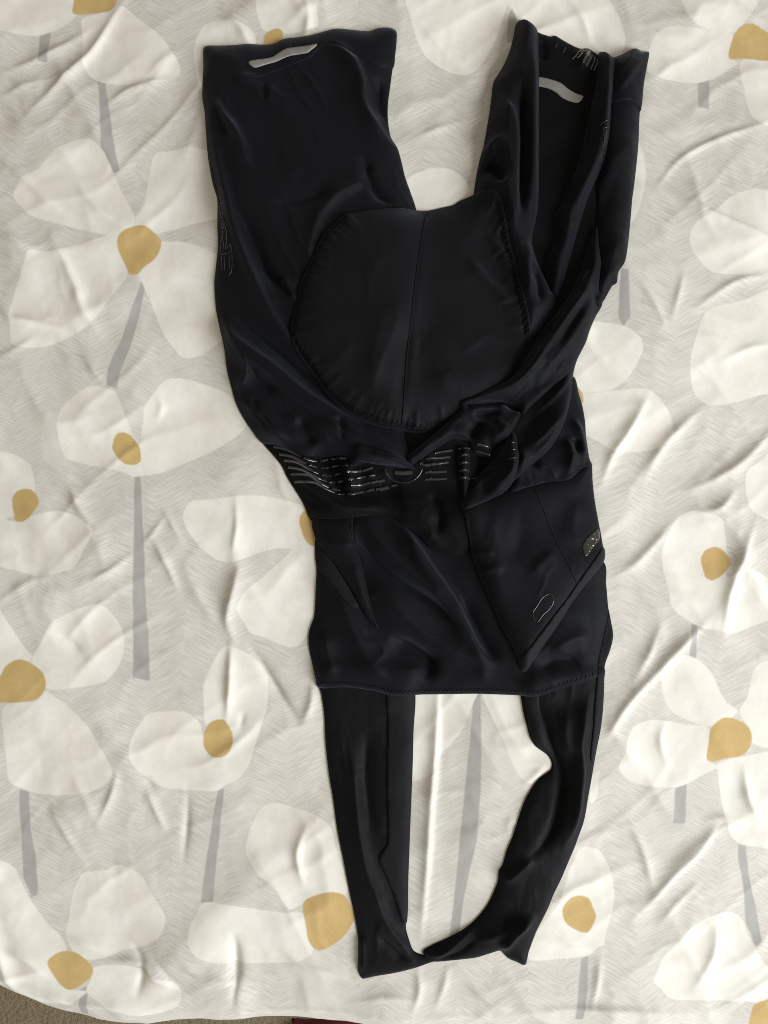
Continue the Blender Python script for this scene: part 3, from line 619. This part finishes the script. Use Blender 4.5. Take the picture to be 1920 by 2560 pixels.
# ---- front panel (belly of the bib)
FRONT = [(770,1270),(788,1328),(788,1397),(790,1430),(788,1466),(786,1513),(783,1545),(776,1564),(770,1585),(770,1618),(778,1658),(788,1701),(796,1722),(861,1718),(933,1727),(977,1738),(1036,1741),(1114,1739),(1200,1737),(1304,1739),(1348,1734),(1405,1715),(1489,1692),(1495,1660),(1512,1590),(1524,1540),(1522,1502),(1518,1462),(1510,1404),(1300,1260),(1150,1240),(980,1240)]
front = sheet('front_panel', FRONT, M_LYCRA, puff=0.009, roll=22, wr=0.0009, wang=0.75, wscale=70, seed=5, ridges=[
    RG('P5',[(820,650),(950,800),(1080,1000),(1200,1170),(1300,1330),(1380,1480),(1450,1600),(1560,1720)],.015,8,26),
    RG('P5',[(600,640),(760,860),(900,1000),(1080,1160),(1250,1320),(1370,1560)],.006,14,20), RG('P5',[(560,720),(700,950),(900,1120),(1150,1290),(1340,1530)],-.006,12,12),
    RG('P5',[(640,1050),(800,1220),(1000,1420),(1200,1570),(1450,1680)],.006,30,34), RG('P5',[(800,1480),(960,1560),(1090,1660),(1090,1740),(1020,1800)],-.009,14,30),
    RG('P5',[(430,1150),(560,1450),(700,1700),(800,1830)],.004,24,24), RG('P5',[(350,1450),(380,1600),(430,1780)],.004,20,14), RG('P5',[(1370,1560),(1450,1680),(1450,1850)],.002,20,16),
    RG('P6',[(800,1600),(950,1500),(1100,1480)],.004,22,22), RG('P6',[(700,1750),(850,1650),(1050,1650)],-.003,20,20), RG('P6',[(180,1200),(300,1480),(480,1680)],-.006,20,16)])
hem = [(800,1708),(861,1706),(933,1715),(977,1726),(1036,1729),(1114,1727),(1200,1725),(1304,1727),(1348,1722),(1405,1703),(1482,1682)]
strip('hem_stitching', zigzag(hem, 4, 11), 2.6, 0.0006, M_LYCRA, front, smooth=False)
strip('seam', Q('P5',[(1120,1480),(1280,1590),(1450,1700),(1640,1800)]), 3.0, 0.0004, M_THREAD, front)
sheet('elastic_trim', Q('P6',[(1228,1310),(1250,1400),(1263,1500),(1238,1600),(1203,1700),(1194,1800),(1187,1900),(1172,2050),(1150,2180),(1128,2280),(1108,2360),(1090,2330),(1098,2200),(1112,2000),(1124,1880),(1138,1760),(1165,1620),(1200,1480),(1222,1380)]), M_ELASTIC, front, thick=0.0006, puff=0.0003, roll=8, bb=2, wr=0.0002, seed=6)

# ---- left side flap with its bound edge
sheet('elastic_trim', Q('P5',[(295,820),(345,880),(420,980),(520,1140),(600,1280),(560,1290),(470,1200),(380,1090),(305,1010)]), M_ELASTIC, front, thick=0.0006, puff=0.0005, roll=8, bb=4, wr=0, seed=7)
flap = sheet('side_pocket', Q('P5',[(275,690),(400,676),(550,660),(556,820),(592,920),(640,1110),(690,1320),(738,1440),(690,1400),(640,1330),(560,1180),(450,1010),(350,890),(300,830)]), M_LYCRA, thick=0.0016, puff=0.004, roll=16, bb=8, wr=0.0008, seed=8, ridges=[RG('P5',[(330,830),(450,860),(600,840)],.002,12,12), RG('P5',[(560,960),(600,1100),(650,1250)],.002,14,14)])
strip('seam', Q('P5',[(552,690),(560,820),(596,930),(644,1120),(692,1330),(730,1430)]), 3.0, 0.0006, M_THREAD, flap)

sheet('lining_panel', [(980,1000),(1150,930),(1330,900),(1430,960),(1450,1060),(1462,1140),(1440,1220),(1350,1300),(1180,1330),(1020,1290),(990,1150)], M_LINING, puff=0.004, roll=20, wr=0.001, seed=31)

# ---- waist band turned inside out, with silicone print
waist = sheet('waist_band', [(640,1075),(656,1108),(681,1137),(703,1165),(717,1194),(735,1223),(753,1252),(775,1290),(830,1298),(880,1293),(970,1287),(1005,1310),(1042,1336),(1081,1375),(1114,1388),(1150,1388),(1200,1340),(1200,1250),(1190,1120),(1120,1060),(900,1050),(740,1040)],
    M_LINING, puff=0.006, roll=18, wr=0.0018, wang=0.6, wscale=45, seed=9, ridges=[
    RG('W',[(150,60),(300,240),(430,330),(560,470),(640,600),(760,720),(960,790),(1300,820)],.010,16,24), RG('W',[(560,120),(700,330),(800,560),(850,680)],-.012,12,14),
    RG('W',[(830,260),(870,420),(900,560),(900,640)],.008,20,12), RG('W',[(1000,480),(1150,460),(1350,420)],.003,24,24), RG('P5',[(820,700),(1000,720),(1200,900)],.003,20,20), RG('P5',[(1080,500),(1150,650),(1130,800)],-.006,12,12)])
for ln in ([(95,150),(230,180),(400,260),(540,300),(700,275),(850,270)], [(160,230),(300,260),(440,330),(600,370),(760,350),(920,350)],
           [(210,295),(350,320),(500,400),(670,450),(860,415),(1010,410),(1130,370)], [(250,365),(400,395),(550,470),(720,520),(880,495),(1120,455),(1240,435)],
           [(275,435),(470,450),(600,530),(760,595),(960,565),(1130,525),(1290,500)], [(310,515),(520,525),(660,590),(800,640),(980,630),(1150,600),(1380,550)]):
    _p = catmull(Q('W', ln), False, 2.0); _k = int(len(_p)*0.42)
    strip('silicone_stripe', _p[:_k], 7.0, 0.0008, M_SILICONE, waist, smooth=False)
    _j = _k+3; _n = 0
    while _j < len(_p)-8:
        _L = int(7+14*_TAB[4][_n, int(_p[0, 1]) % 200]); _w = 5.0+3.0*_TAB[5][_n, int(_p[0, 1]) % 200]
        strip('silicone_dash', _p[_j:_j+_L], _w, 0.0011, M_SILICONE, waist, smooth=False)
        _j += _L+3; _n += 1
for ln in ([(400,765),(520,755),(660,735)], [(430,700),(560,692),(680,684)], [(520,640),(700,612)], [(420,840),(520,838),(640,830)], [(420,912),(520,910),(640,905)]):
    strip('silicone_stripe', Q('K', ln), 6.2, 0.0009, M_SILICONE, waist, step=3)
for x0_, x1_, y0_, y1_ in ((690,815,278,272),(822,856,274,268),(822,842,352,350),(855,872,348,346),(905,922,352,340),(872,892,418,408),(980,1016,412,406),(872,940,500,488),(1092,1132,462,448),(910,1012,566,552),(870,884,572,570),(1115,1165,530,520),(1190,1216,520,516),(905,1042,646,622),(1090,1112,608,604),(1128,1142,602,598),(1165,1180,600,594),(1205,1300,600,582)):  # window glints on the stripes, modelled as added raised glossy bits
    strip('silicone_glint', Q('W', [(x0_, y0_), ((x0_+x1_)/2, (y0_+y1_)/2), (x1_, y1_)]), 7.5, 0.0014, M_GLINT, waist, step=2)
for x0_, x1_, y0_ in ((365,400,750),(415,470,765),(490,530,757),(455,490,835),(465,490,908)):  # more modelled glints, on the stripes beside the twist
    strip('silicone_glint', Q('K', [(x0_, y0_), (x1_, y0_-3)]), 8.5, 0.0014, M_GLINT, waist, step=2)
ring = [(200+195*math.cos(t), 760+185*math.sin(t)) for t in np.linspace(0, 2*math.pi, 28, endpoint=False)]
strip('silicone_ring', Q('K', ring[1:14]), 3.5, 0.0004, M_CLEAR2, waist, step=3)
strip('silicone_badge', Q('K', [(110,838),(200,842),(290,835)]), 13.0, 0.0010, M_SILICONE, waist, step=3)

# ---- left leg
legL = sheet('leg_panel', [(507,118),(516,110),(588,111),(661,111),(682,109),(715,97),(769,95),(805,86),(842,75),(878,75),(925,77),(943,70),(968,68),(986,73.5),(992,85),(989,128),(981,172),(975,215),(970,255),(970,295),(977,338),(994,367),(1003,396),(1013,436),(1028,479),(1041,523),(1050,640),(1040,900),(1020,1040),(1010,1085),(1027,1162),(1020,1170),(975,1168),(927,1156),(885,1166),(865,1140),(826,1140),(775,1142),(753,1138),(717,1122),(684,1111),(654,1107),(630,1079),(605,1042),(587,1006),(576,967),(565,923),(558,869),(547,818),(538,771),(534,707),(538,664),(543,617),(542,562),(541,494),(531,461),(520,400),(514,327),(511,280),(505,244),(506,208),(507,165)],
    M_LYCRA, puff=0.012, roll=26, wr=0.0016, wang=1.1, wscale=75, seed=10, ridges=[
    RG('P1',[(110,540),(220,760),(340,930),(430,1180)],.008,10,26), RG('P1',[(140,560),(210,800),(300,1000)],-.005,10,12),
    RG('P1',[(110,700),(190,1050),(260,1350),(330,1600),(430,1850),(560,2120),(700,2330),(860,2560),(1010,2720)],.009,9,24),
    RG('P1',[(330,1400),(420,1600),(520,1830),(640,2050)],-.004,18,14),
    RG('P1',[(290,552),(400,535),(500,540)],.003,8,10), RG('P1',[(500,545),(520,620),(525,700)],-.003,8,8), RG('P1',[(400,600),(560,700),(720,780)],.002,20,14),
    RG('P1',[(880,290),(1010,330),(1110,420),(1180,560),(1190,700),(1290,860),(1440,1000)],.008,12,22), RG('P1',[(1300,480),(1290,650),(1340,800)],-.005,14,16),
    RG('P1',[(1130,1040),(1210,1120),(1225,1230),(1300,1330),(1420,1380)],-.006,12,12), RG('P1',[(1320,1080),(1170,1240),(1000,1340),(880,1500),(820,1720),(770,1900)],.005,12,18),
    RG('P1',[(640,980),(700,1180),(760,1240)],.002,30,24), RG('P1',[(540,1400),(800,1360),(1000,1280)],-.003,18,18),
    RG('P3',[(390,390),(480,520),(600,640),(680,740)],-.005,10,12), RG('P3',[(580,560),(640,660),(690,750)],.005,7,9),
    RG('P3',[(130,740),(200,900),(320,1040),(500,1170),(700,1340),(950,1490),(1200,1590)],.014,14,22), RG('P3',[(160,730),(350,890),(600,1100),(860,1350)],-.007,12,14),
    RG('P3',[(310,1050),(330,1200),(250,1340)],.005,14,14), RG('P3',[(340,1090),(420,1250),(560,1340)],-.005,16,14), RG('P3',[(240,1380),(430,1470),(560,1640),(640,1760)],.006,14,20),
    RG('P3',[(380,1360),(390,1430),(430,1480)],-.003,7,7), RG('P3',[(680,1500),(760,1650),(800,1720)],-.006,18,18), RG('P3',[(780,1520),(1000,1600),(1200,1680),(1440,1830)],.005,14,16), RG('P3',[(960,1480),(990,1600),(980,1680)],-.004,9,9)])
sheet('gripper_cuff', [(509,116),(516,112),(588,113),(661,113),(682,111),(715,99),(769,97),(805,88),(842,77),(878,77),(925,79),(943,72),(968,70),(984,75),(990,86),(988,128),(981,168),(940,176),(880,150),(820,125),(780,160),(700,190),(640,214),(590,216),(540,206),(508,196),(508,165)], M_LYCRA, legL, thick=0.0004, puff=0.0006, roll=10, bb=3, wr=0.0002, sp=6, seed=11)
sheet('reflective_tab', Q('P1',[(403,420),(420,410),(470,400),(560,380),(600,355),(650,328),(720,315),(820,308),(870,297),(865,315),(830,345),(810,360),(740,370),(660,385),(580,415),(520,435),(470,455),(440,458),(410,435)]), M_REFL, legL, thick=0.0006, puff=0.0002, roll=4, bb=2, wr=0, sp=4, seed=12)
# glossy outlined lettering running down the outer seam
for ln in ([(235,1150),(255,1135),(280,1145),(288,1200),(290,1330),(262,1300),(250,1230),(240,1190),(235,1150)], [(262,1425),(300,1370),(318,1400),(275,1455),(262,1425)],
           [(318,1410),(345,1520),(335,1640),(320,1720),(400,1690)], [(300,1440),(275,1540),(290,1640),(285,1720)], [(275,1540),(250,1620),(235,1750)], [(400,1690),(412,1775),(320,1790),(232,1770)],
           [(262,1815),(270,1950),(272,2010)], [(300,1810),(310,2000)], [(375,1810),(380,2000)], [(420,1800),(410,2020),(370,2080)]):
    strip('lettering_stroke', [(x+6, y) for x, y in Q('L', ln)], 2.0, 0.0003, M_SILICONE, legL, step=3)
strip('side_seam', [(530,420),(552,520),(578,600),(600,690)], 2.5, 0.0004, M_THREAD, legL)

# ---- right leg: the inner face first, then its folded-over sides
legR = sheet('leg_panel', Q('P2',[(600,80),(640,60),(700,85),(740,130),(840,160),(865,150),(900,170),(980,215),(1050,242),(1095,237),(1165,285),(1250,320),(1380,330),(1420,700),(1410,1050),(1385,1400),(1330,1740),(1240,1900),(1170,2040),(1050,2300),(900,2500),(600,2500),(430,1500),(330,1290),(350,1060),(390,800),(430,560),(520,370)]),
    M_LINING, puff=0.004, roll=16, wr=0.001, wang=0.2, wscale=80, seed=13, ridges=[RG('P2',[(1060,250),(1050,330),(1030,430)],.005,10,16), RG('P2',[(760,180),(770,270),(790,360)],-.004,12,12)])
for x0_, y0_, x1_, y1_, w_ in ((470,290,440,350,2.5), (570,340,535,420,3), (800,345,645,515,5), (845,350,700,515,5), (872,372,768,590,10), (890,440,812,612,9), (935,470,870,640,5), (975,490,912,650,5)):
    mx, my = (x0_+x1_)/2+8, (y0_+y1_)/2-8
    strip('silicone_stripe', Q('T', [(x0_, y0_), (mx, my), (x1_, y1_)]), w_, 0.0009, M_GLINT if w_ > 4 else M_SILICONE, legR, step=3)
sheet('reflective_tab', Q('P2',[(725,462),(745,464),(800,478),(890,512),(940,550),(1000,582),(1050,602),(1042,622),(1020,642),(1000,645),(960,636),(900,608),(860,575),(800,545),(740,528),(725,522)]), M_REFL, legR, thick=0.0006, puff=0.0002, roll=4, bb=2, wr=0, sp=4, seed=14)

foldR = sheet('leg_fold', Q('P2',[(1215,330),(1275,308),(1350,275),(1415,245),(1450,255),(1475,275),(1518,272),(1500,380),(1480,480),(1462,620),(1450,690),(1445,780),(1442,900),(1430,1050),(1410,1200),(1389,1327),(1379,1427),(1359,1587),(1329,1757),(1287,1827),(1279,1897),(1249,1917),(1169,2047),(1130,1980),(1120,1850),(1135,1700),(1130,1560),(1148,1400),(1143,1250),(1150,1100),(1180,900),(1200,640),(1210,480)]),
    M_LYCRA, puff=0.010, roll=20, wr=0.0012, wang=0.5, wscale=70, seed=15, ridges=[RG('P2',[(1440,860),(1340,980),(1230,1080),(1170,1250)],.003,26,30), RG('P2',[(1300,1120),(1200,1320),(1180,1500)],-.002,26,26), RG('P2',[(1340,1560),(1250,1680),(1170,1760)],.002,20,20), RG('P2',[(1290,1760),(1230,1850),(1150,1900)],.003,14,14)])
sheet('gripper_cuff', Q('P2',[(1215,335),(1275,310),(1350,277),(1415,247),(1450,257),(1475,277),(1520,270),(1502,380),(1482,480),(1466,620),(1453,694),(1430,682),(1350,664),(1200,660),(1205,520)]), M_LYCRA, foldR, thick=0.0016, puff=0.001, roll=10, bb=3, wr=0.0004, seed=16, ridges=[RG('P2',[(1475,320),(1400,430),(1260,620)],.003,6,14), RG('P2',[(1420,260),(1340,400),(1250,480)],.003,14,14)])

foldL = sheet('leg_fold', Q('P2',[(590,80),(610,52),(650,50),(700,80),(738,130),(742,300),(742,500),(738,900),(738,1250),(725,1420),(695,1560),(690,1640),(740,1800),(820,1960),(850,2010),(790,2150),(650,2300),(540,2100),(480,1700),(380,1400),(290,1330),(290,1290),(310,1150),(335,1030),(365,920),(400,720),(420,580),(435,480),(500,370),(545,270),(575,150)]),
    M_LYCRA, puff=0.020, roll=22, bb=14, wr=0.0012, wang=1.5, wscale=50, seed=17, ridges=[
    RG('P2',[(440,590),(510,740),(552,900),(556,1100),(545,1300),(545,1480),(560,1640)],.010,7,18), RG('P2',[(600,480),(615,900),(605,1300),(590,1550)],-.012,14,12),
    RG('P2',[(700,150),(690,600),(690,1000),(690,1300),(670,1480)],.008,12,22), RG('P2',[(345,1090),(430,1150),(500,1260)],-.012,20,18), RG('P2',[(340,1040),(430,960),(530,1000)],.006,12,12),
    RG('P2',[(690,1590),(650,1720),(640,1900),(660,2080)],.005,9,14), RG('P2',[(690,1620),(760,1790),(840,1990)],.006,8,10), RG('P2',[(680,1780),(720,1950),(710,2100)],-.006,12,10)])
tube = sheet('leg_fold', Q('P2',[(1185,267),(1230,282),(1255,330),(1250,430),(1240,540),(1232,640),(1217,860),(1190,1020),(1150,1150),(1090,1280),(1050,1400),(1000,1560),(950,1740),(900,1900),(850,2010),(800,1930),(790,1760),(850,1600),(855,1440),(900,1330),(960,1200),(1000,1110),(1030,1000),(1065,860),(1100,700),(1130,560),(1150,430),(1160,300)]),
    M_LYCRA, puff=0.016, roll=22, bb=12, wr=0.0012, wang=1.9, wscale=40, seed=18, ridges=[RG('P2',[(1215,300),(1200,500),(1185,700),(1170,900),(1120,1080),(1050,1260),(990,1480)],.008,9,20), RG('P2',[(990,1170),(940,1280),(900,1420)],-.005,10,12)])
for ln in ([(620,310),(710,260),(780,235),(885,230),(890,480)], [(690,400),(800,395),(845,375)], [(690,400),(700,600),(720,790)], [(770,400),(790,600),(790,770)], [(850,400),(860,520),(815,760)], [(700,800),(760,780),(830,760)], [(690,860),(720,855),(800,850)], [(695,860),(710,1010),(745,1015)]):
    strip('lettering_stroke', Q('M', ln), 1.8, 0.0006, M_SILICONE, tube, step=3)

# ---- seat pad
PADO = [(1185,487),(1152,497),(1134,508),(1098,517),(1073,523),(1044,526),(986,530),(932,537),(889,544),(866,548),(842,570),(816,595),(798,628),(780,671),(758,718),(748,761),(735,807),(731,847),(739,876),(760,909),(786,945),(811,981),(844,1017),(880,1042),(916,1060),(963,1075),(1006,1079),(1036,1086),(1072,1082),(1108,1064),(1200,1040),(1290,960),(1325,860),(1318,825),(1311,789),(1293,717),(1286,674),(1271,619),(1260,572),(1250,529),(1239,501),(1215,487)]
PUCK = []
_e = catmull(PADO[9:30], False, 17); _e = np.vstack([_e, catmull(PADO[33:41], False, 17)])
for _i, _q in enumerate(_e):
    _d = (np.array([1035, 800])-_q); _d /= np.linalg.norm(_d); _l = 26+34*_TAB[0][_i, 3]
    _s = _q+_d*10; _t = np.array([-_d[1], _d[0]])*8*(_TAB[1][_i, 5]-0.5)
    if _TAB[2][_i, 1] > 0.35: PUCK.append(([tuple(_s-_d*8), tuple(_s+_d*_l*0.5+_t), tuple(_s+_d*_l)], 0.0009+0.0008*_TAB[3][_i, 2], 4, 5))
padm = sheet('seat_pad', PADO, M_PAD, puff=0.022, roll=55, bb=22, wr=0.001, wang=1.3, wscale=110, seed=19, ridges=PUCK+[
    RG('P3',[(1400,700),(1300,930),(1230,1150),(1180,1420)],.004,22,30), RG('P3',[(1440,880),(1400,1150),(1370,1480)],-.002,12,16), RG('P4',[(440,420),(640,640),(790,760)],.004,16,22), RG('P4',[(600,240),(700,400),(790,520)],.003,10,18),
    RG('P3',[(850,1250),(950,1150),(1100,1000)],.002,24,24), RG('P4',[(200,900),(300,1200),(260,1400)],.003,40,40), RG('R',[(1074,522),(1047,645),(1025,825),(1009,1006),(1004,1064)],-.0012,5,5)])
strip('centre_seam', [(1074,524),(1061,565),(1047,645),(1036,724),(1025,825),(1016,898),(1009,1006),(1004,1064)], 3.2, 0.0007, M_LYCRA, padm)
_pp = catmull(PADO[9:30], False, 10); _c = np.array([1035, 800])
_in = _pp+(_c-_pp)/np.linalg.norm(_c-_pp, axis=1)[:, None]*13
strip('edge_stitching', zigzag(_in, 7, 13), 3.2, 0.0010, M_LYCRA, padm, smooth=False)
_pp2 = catmull([(1325,860),(1318,825),(1311,789),(1293,717),(1286,674),(1271,619),(1260,572),(1250,529),(1243,510)], False, 10)
strip('edge_stitching', zigzag(_pp2+np.array([-9, 2]), 6, 13), 3.0, 0.0012, M_LYCRA, padm, smooth=False)
strip('pad_binding', _in+(_in-_c)/np.linalg.norm(_in-_c, axis=1)[:, None]*9, 5, 0.0010, M_LYCRA, padm)

# ---- rear panel on the right with bound lower edge and grip tabs
rear = sheet('rear_panel', Q('P6',[(200,600),(215,680),(240,790),(270,930),(320,1080),(390,1240),(460,1400),(530,1540),(590,1660),(625,1722),(700,1620),(780,1500),(870,1370),(960,1240),(1060,1115),(1192,968),(1180,850),(1150,700),(1125,560),(1110,430),(1097,290),(1040,300),(900,380),(700,430),(500,450),(350,520)]),
    M_LYCRA, thick=0.002, puff=0.009, roll=16, bb=24, wr=0.0006, wang=1.9, wscale=80, seed=20, ridges=[
    RG('P6',[(400,640),(430,850),(420,1050),(480,1300)],.002,34,34), RG('P6',[(560,560),(590,760),(540,1000)],-.002,30,30), RG('P6',[(640,1080),(720,980),(840,880)],.0022,12,26), RG('P6',[(990,520),(960,760),(1000,900)],.002,30,30), RG('P6',[(240,920),(350,910),(420,925)],.002,9,9), RG('P6',[(330,1040),(420,1010),(480,1030)],.002,9,9)])
strip('seam', Q('P6',[(695,480),(760,640),(830,820),(900,960),(975,1120)]), 3.0, 0.0005, M_THREAD, rear)
strip('edge_seam', Q('P6',[(222,690),(246,790),(278,930),(328,1080),(398,1240),(468,1400),(538,1540),(598,1655)]), 3.0, 0.0006, M_THREAD, rear)
sheet('elastic_trim', Q('P6',[(588,1650),(700,1485),(830,1315),(900,1235),(970,1135),(1050,1025),(1182,880),(1194,968),(1060,1118),(960,1245),(870,1375),(780,1505),(700,1625),(627,1726)]), M_ELASTIC, rear, thick=0.0008, puff=0.0002, roll=5, bb=2, wr=0.0001, seed=21)
sheet('grip_tab', Q('P6',[(1020,870),(1040,835),(1065,805),(1130,755),(1145,750),(1158,790),(1150,825),(1110,865),(1050,935),(1035,937),(1025,900)]), M_CLEAR, rear, thick=0.0005, puff=0.0002, roll=6, bb=2, wr=0.0002, wscale=14, sp=4, seed=22)
strip('grip_tab', Q('P6',[(670,1310),(690,1280),(730,1220),(770,1190),(800,1195),(808,1245),(780,1290),(740,1325),(700,1375),(685,1370)]), 2.2, 0.0003, M_CLEAR2, rear, closed=True, step=3)

# ---- hip folds sweeping from the right leg down to the twisted waist
hip = sheet('hip_fold', Q('P4',[(1200,1220),(1240,1340),(1265,1430),(1280,1540),(1285,1640),(1305,1780),(1312,1840),(1250,1855),(1150,1935),(1000,1955),(860,1990),(740,2010),(760,1800),(950,1500),(1100,1300)]), M_LYCRA, thick=0.0016, puff=0.005, roll=12, wr=0.0012, wscale=40, seed=24, ridges=[
    RG('P4',[(1180,1500),(1240,1620),(1262,1720),(1250,1840)],.006,7,14), RG('P4',[(1120,1640),(1170,1760),(1140,1910)],.006,10,14), RG('P4',[(1200,1640),(1210,1760)],-.004,10,10), RG('P4',[(900,1850),(1000,1850),(1080,1930)],.004,12,12)])
sash2 = sheet('hip_fold', Q('P4',[(1236,1070),(1222,1110),(1200,1190),(1180,1290),(1160,1400),(1110,1560),(1020,1720),(900,1830),(750,1965),(700,1990),(600,2030),(600,1850),(690,1620),(830,1450),(1000,1290),(1150,1150)]), M_LYCRA, thick=0.0016, puff=0.008, roll=12, wr=0.0014, wang=2.2, wscale=40, seed=25, ridges=[RG('P4',[(1150,1250),(1000,1420),(880,1530)],.003,5,9), RG('P4',[(1100,1480),(960,1640),(830,1740)],.003,5,8), 
    RG('P4',[(1180,1330),(1110,1520),(1000,1690),(860,1820)],.006,10,22), RG('P4',[(800,1700),(830,1800),(780,1880)],.004,10,10), RG('P4',[(1050,1400),(900,1560),(820,1700)],-.004,24,24)])
sash = sheet('hip_fold', Q('P4',[(1345,205),(1362,330),(1372,450),(1362,620),(1400,715),(1350,810),(1310,900),(1280,990),(1230,1090),(1190,1170),(1080,1270),(1000,1340),(900,1430),(830,1500),(800,1440),(700,1400),(560,1400),(430,1440),(415,1412),(520,1370),(640,1310),(760,1240),(860,1100),(930,985),(1000,880),(1130,720),(1250,480)]), M_LYCRA, thick=0.0016, puff=0.009, roll=12, wr=0.0016, wang=2.3, wscale=40, seed=26, ridges=[RG('P4',[(1120,1110),(1100,1160),(1060,1220)],.002,5,5), RG('P4',[(1010,980),(900,1160),(780,1290),(640,1370)],.003,5,8), RG('P4',[(1290,520),(1200,700),(1090,850)],.003,5,7), 
    RG('P4',[(1340,260),(1330,450),(1230,680),(1100,860),(960,1060),(820,1240),(640,1330),(500,1380)],.007,16,10), RG('P4',[(1340,620),(1250,820),(1130,1000),(1000,1180),(880,1330)],.005,18,24), RG('P4',[(1270,700),(1160,880),(1040,1080)],-.004,14,14), RG('P4',[(1365,620),(1340,700),(1370,760)],-.005,9,9)])
for ln in ([(1255,545),(1280,520)], [(1235,590),(1262,540),(1285,500)]):
    strip('lettering_stroke', Q('P4', ln), 1.6, 0.0005, M_SILICONE, sash, step=3)

# ---- the twist at the waist
roll_ = sheet('twist_fold', Q('K',[(1080,760),(1180,650),(1270,480),(1300,430),(1340,470),(1352,600),(1352,750),(1310,940),(1200,1060),(1000,1150),(800,1225),(790,1160),(830,1080),(900,960),(990,850)]), M_LYCRA, thick=0.0016, puff=0.008, roll=12, wr=0.0014, wscale=26, seed=27, ridges=[RG('K',[(1330,700),(1260,860),(1120,980)],.003,4,6), RG('K',[(1180,700),(1230,760),(1250,850)],-.004,5,5), RG('K',[(1290,470),(1240,600),(1160,700)],.004,5,8), RG('K',[(1320,500),(1290,800),(1200,980),(1000,1110)],.005,14,22), RG('K',[(1000,1180),(1130,1100),(1210,1050)],-.005,7,7), RG('K',[(900,1000),(1020,880),(1140,800)],.004,10,10)])
plug = sheet('twist_fold', Q('K',[(800,575),(850,580),(878,640),(885,750),(868,900),(838,1060),(812,1105),(790,1020),(768,880),(758,740),(768,640)]), M_LINING, thick=0.0016, puff=0.010, roll=8, bb=8, wr=0.0004, seed=28)
for yy in (590, 668, 745, 822, 900):
    strip('silicone_stripe', Q('K', [(762, yy+8), (820, yy-6), (880, yy+4)]), 7.0, 0.0010, M_GLINT, plug, step=3)
for ln in ([(1290,540),(1350,545)], [(1290,615),(1350,612)], [(1230,720),(1350,688)], [(1030,800),(1120,790)], [(900,905),(980,885)]):
    strip('silicone_stripe', Q('K', ln), 3.0, 0.0006, M_SILICONE, roll_, step=3)
twist = sheet('twist_fold', Q('K',[(788,120),(830,172),(1000,160),(1220,148),(1310,200),(1392,240),(1350,350),(1265,470),(1200,520),(1110,595),(1090,680),(940,640),(860,520),(800,500),(700,500),(560,580),(400,690),(290,770),(320,815),(262,760),(238,690),(330,600),(470,490),(620,360),(780,200)]), M_LYCRA, thick=0.0018, puff=0.010, roll=10, wr=0.0014, wscale=26, seed=29, ridges=[RG('K',[(1100,360),(1180,350),(1280,400)],.002,4,4), RG('K',[(700,330),(560,470),(400,610)],-.002,4,4), 
    RG('K',[(800,180),(640,370),(480,510),(300,700)],.005,8,14), RG('K',[(980,300),(960,400),(860,500)],-.012,10,12), RG('K',[(820,190),(1000,190),(1220,165),(1340,230)],.006,8,9), RG('K',[(900,240),(1060,240),(1200,210)],-.006,9,9), RG('K',[(1280,330),(1180,450),(1080,560)],.005,20,18)])
for ln in ([(950,555),(1030,575),(1105,600)], [(935,630),(1010,648),(1085,672)]):
    strip('silicone_stripe', Q('K', ln), 7.0, 0.0009, M_GLINT, twist, step=3)
tip = sheet('twist_fold', Q('K',[(-260,560),(-120,600),(20,640),(110,655),(210,710),(300,780),(322,812),(270,800),(120,772),(0,765),(-160,740),(-280,700)]), M_LYCRA, thick=0.0014, puff=0.006, roll=12, wr=0.0008, wscale=30, seed=30, ridges=[RG('K',[(-200,640),(0,690),(180,740),(300,795)],.004,10,8)])
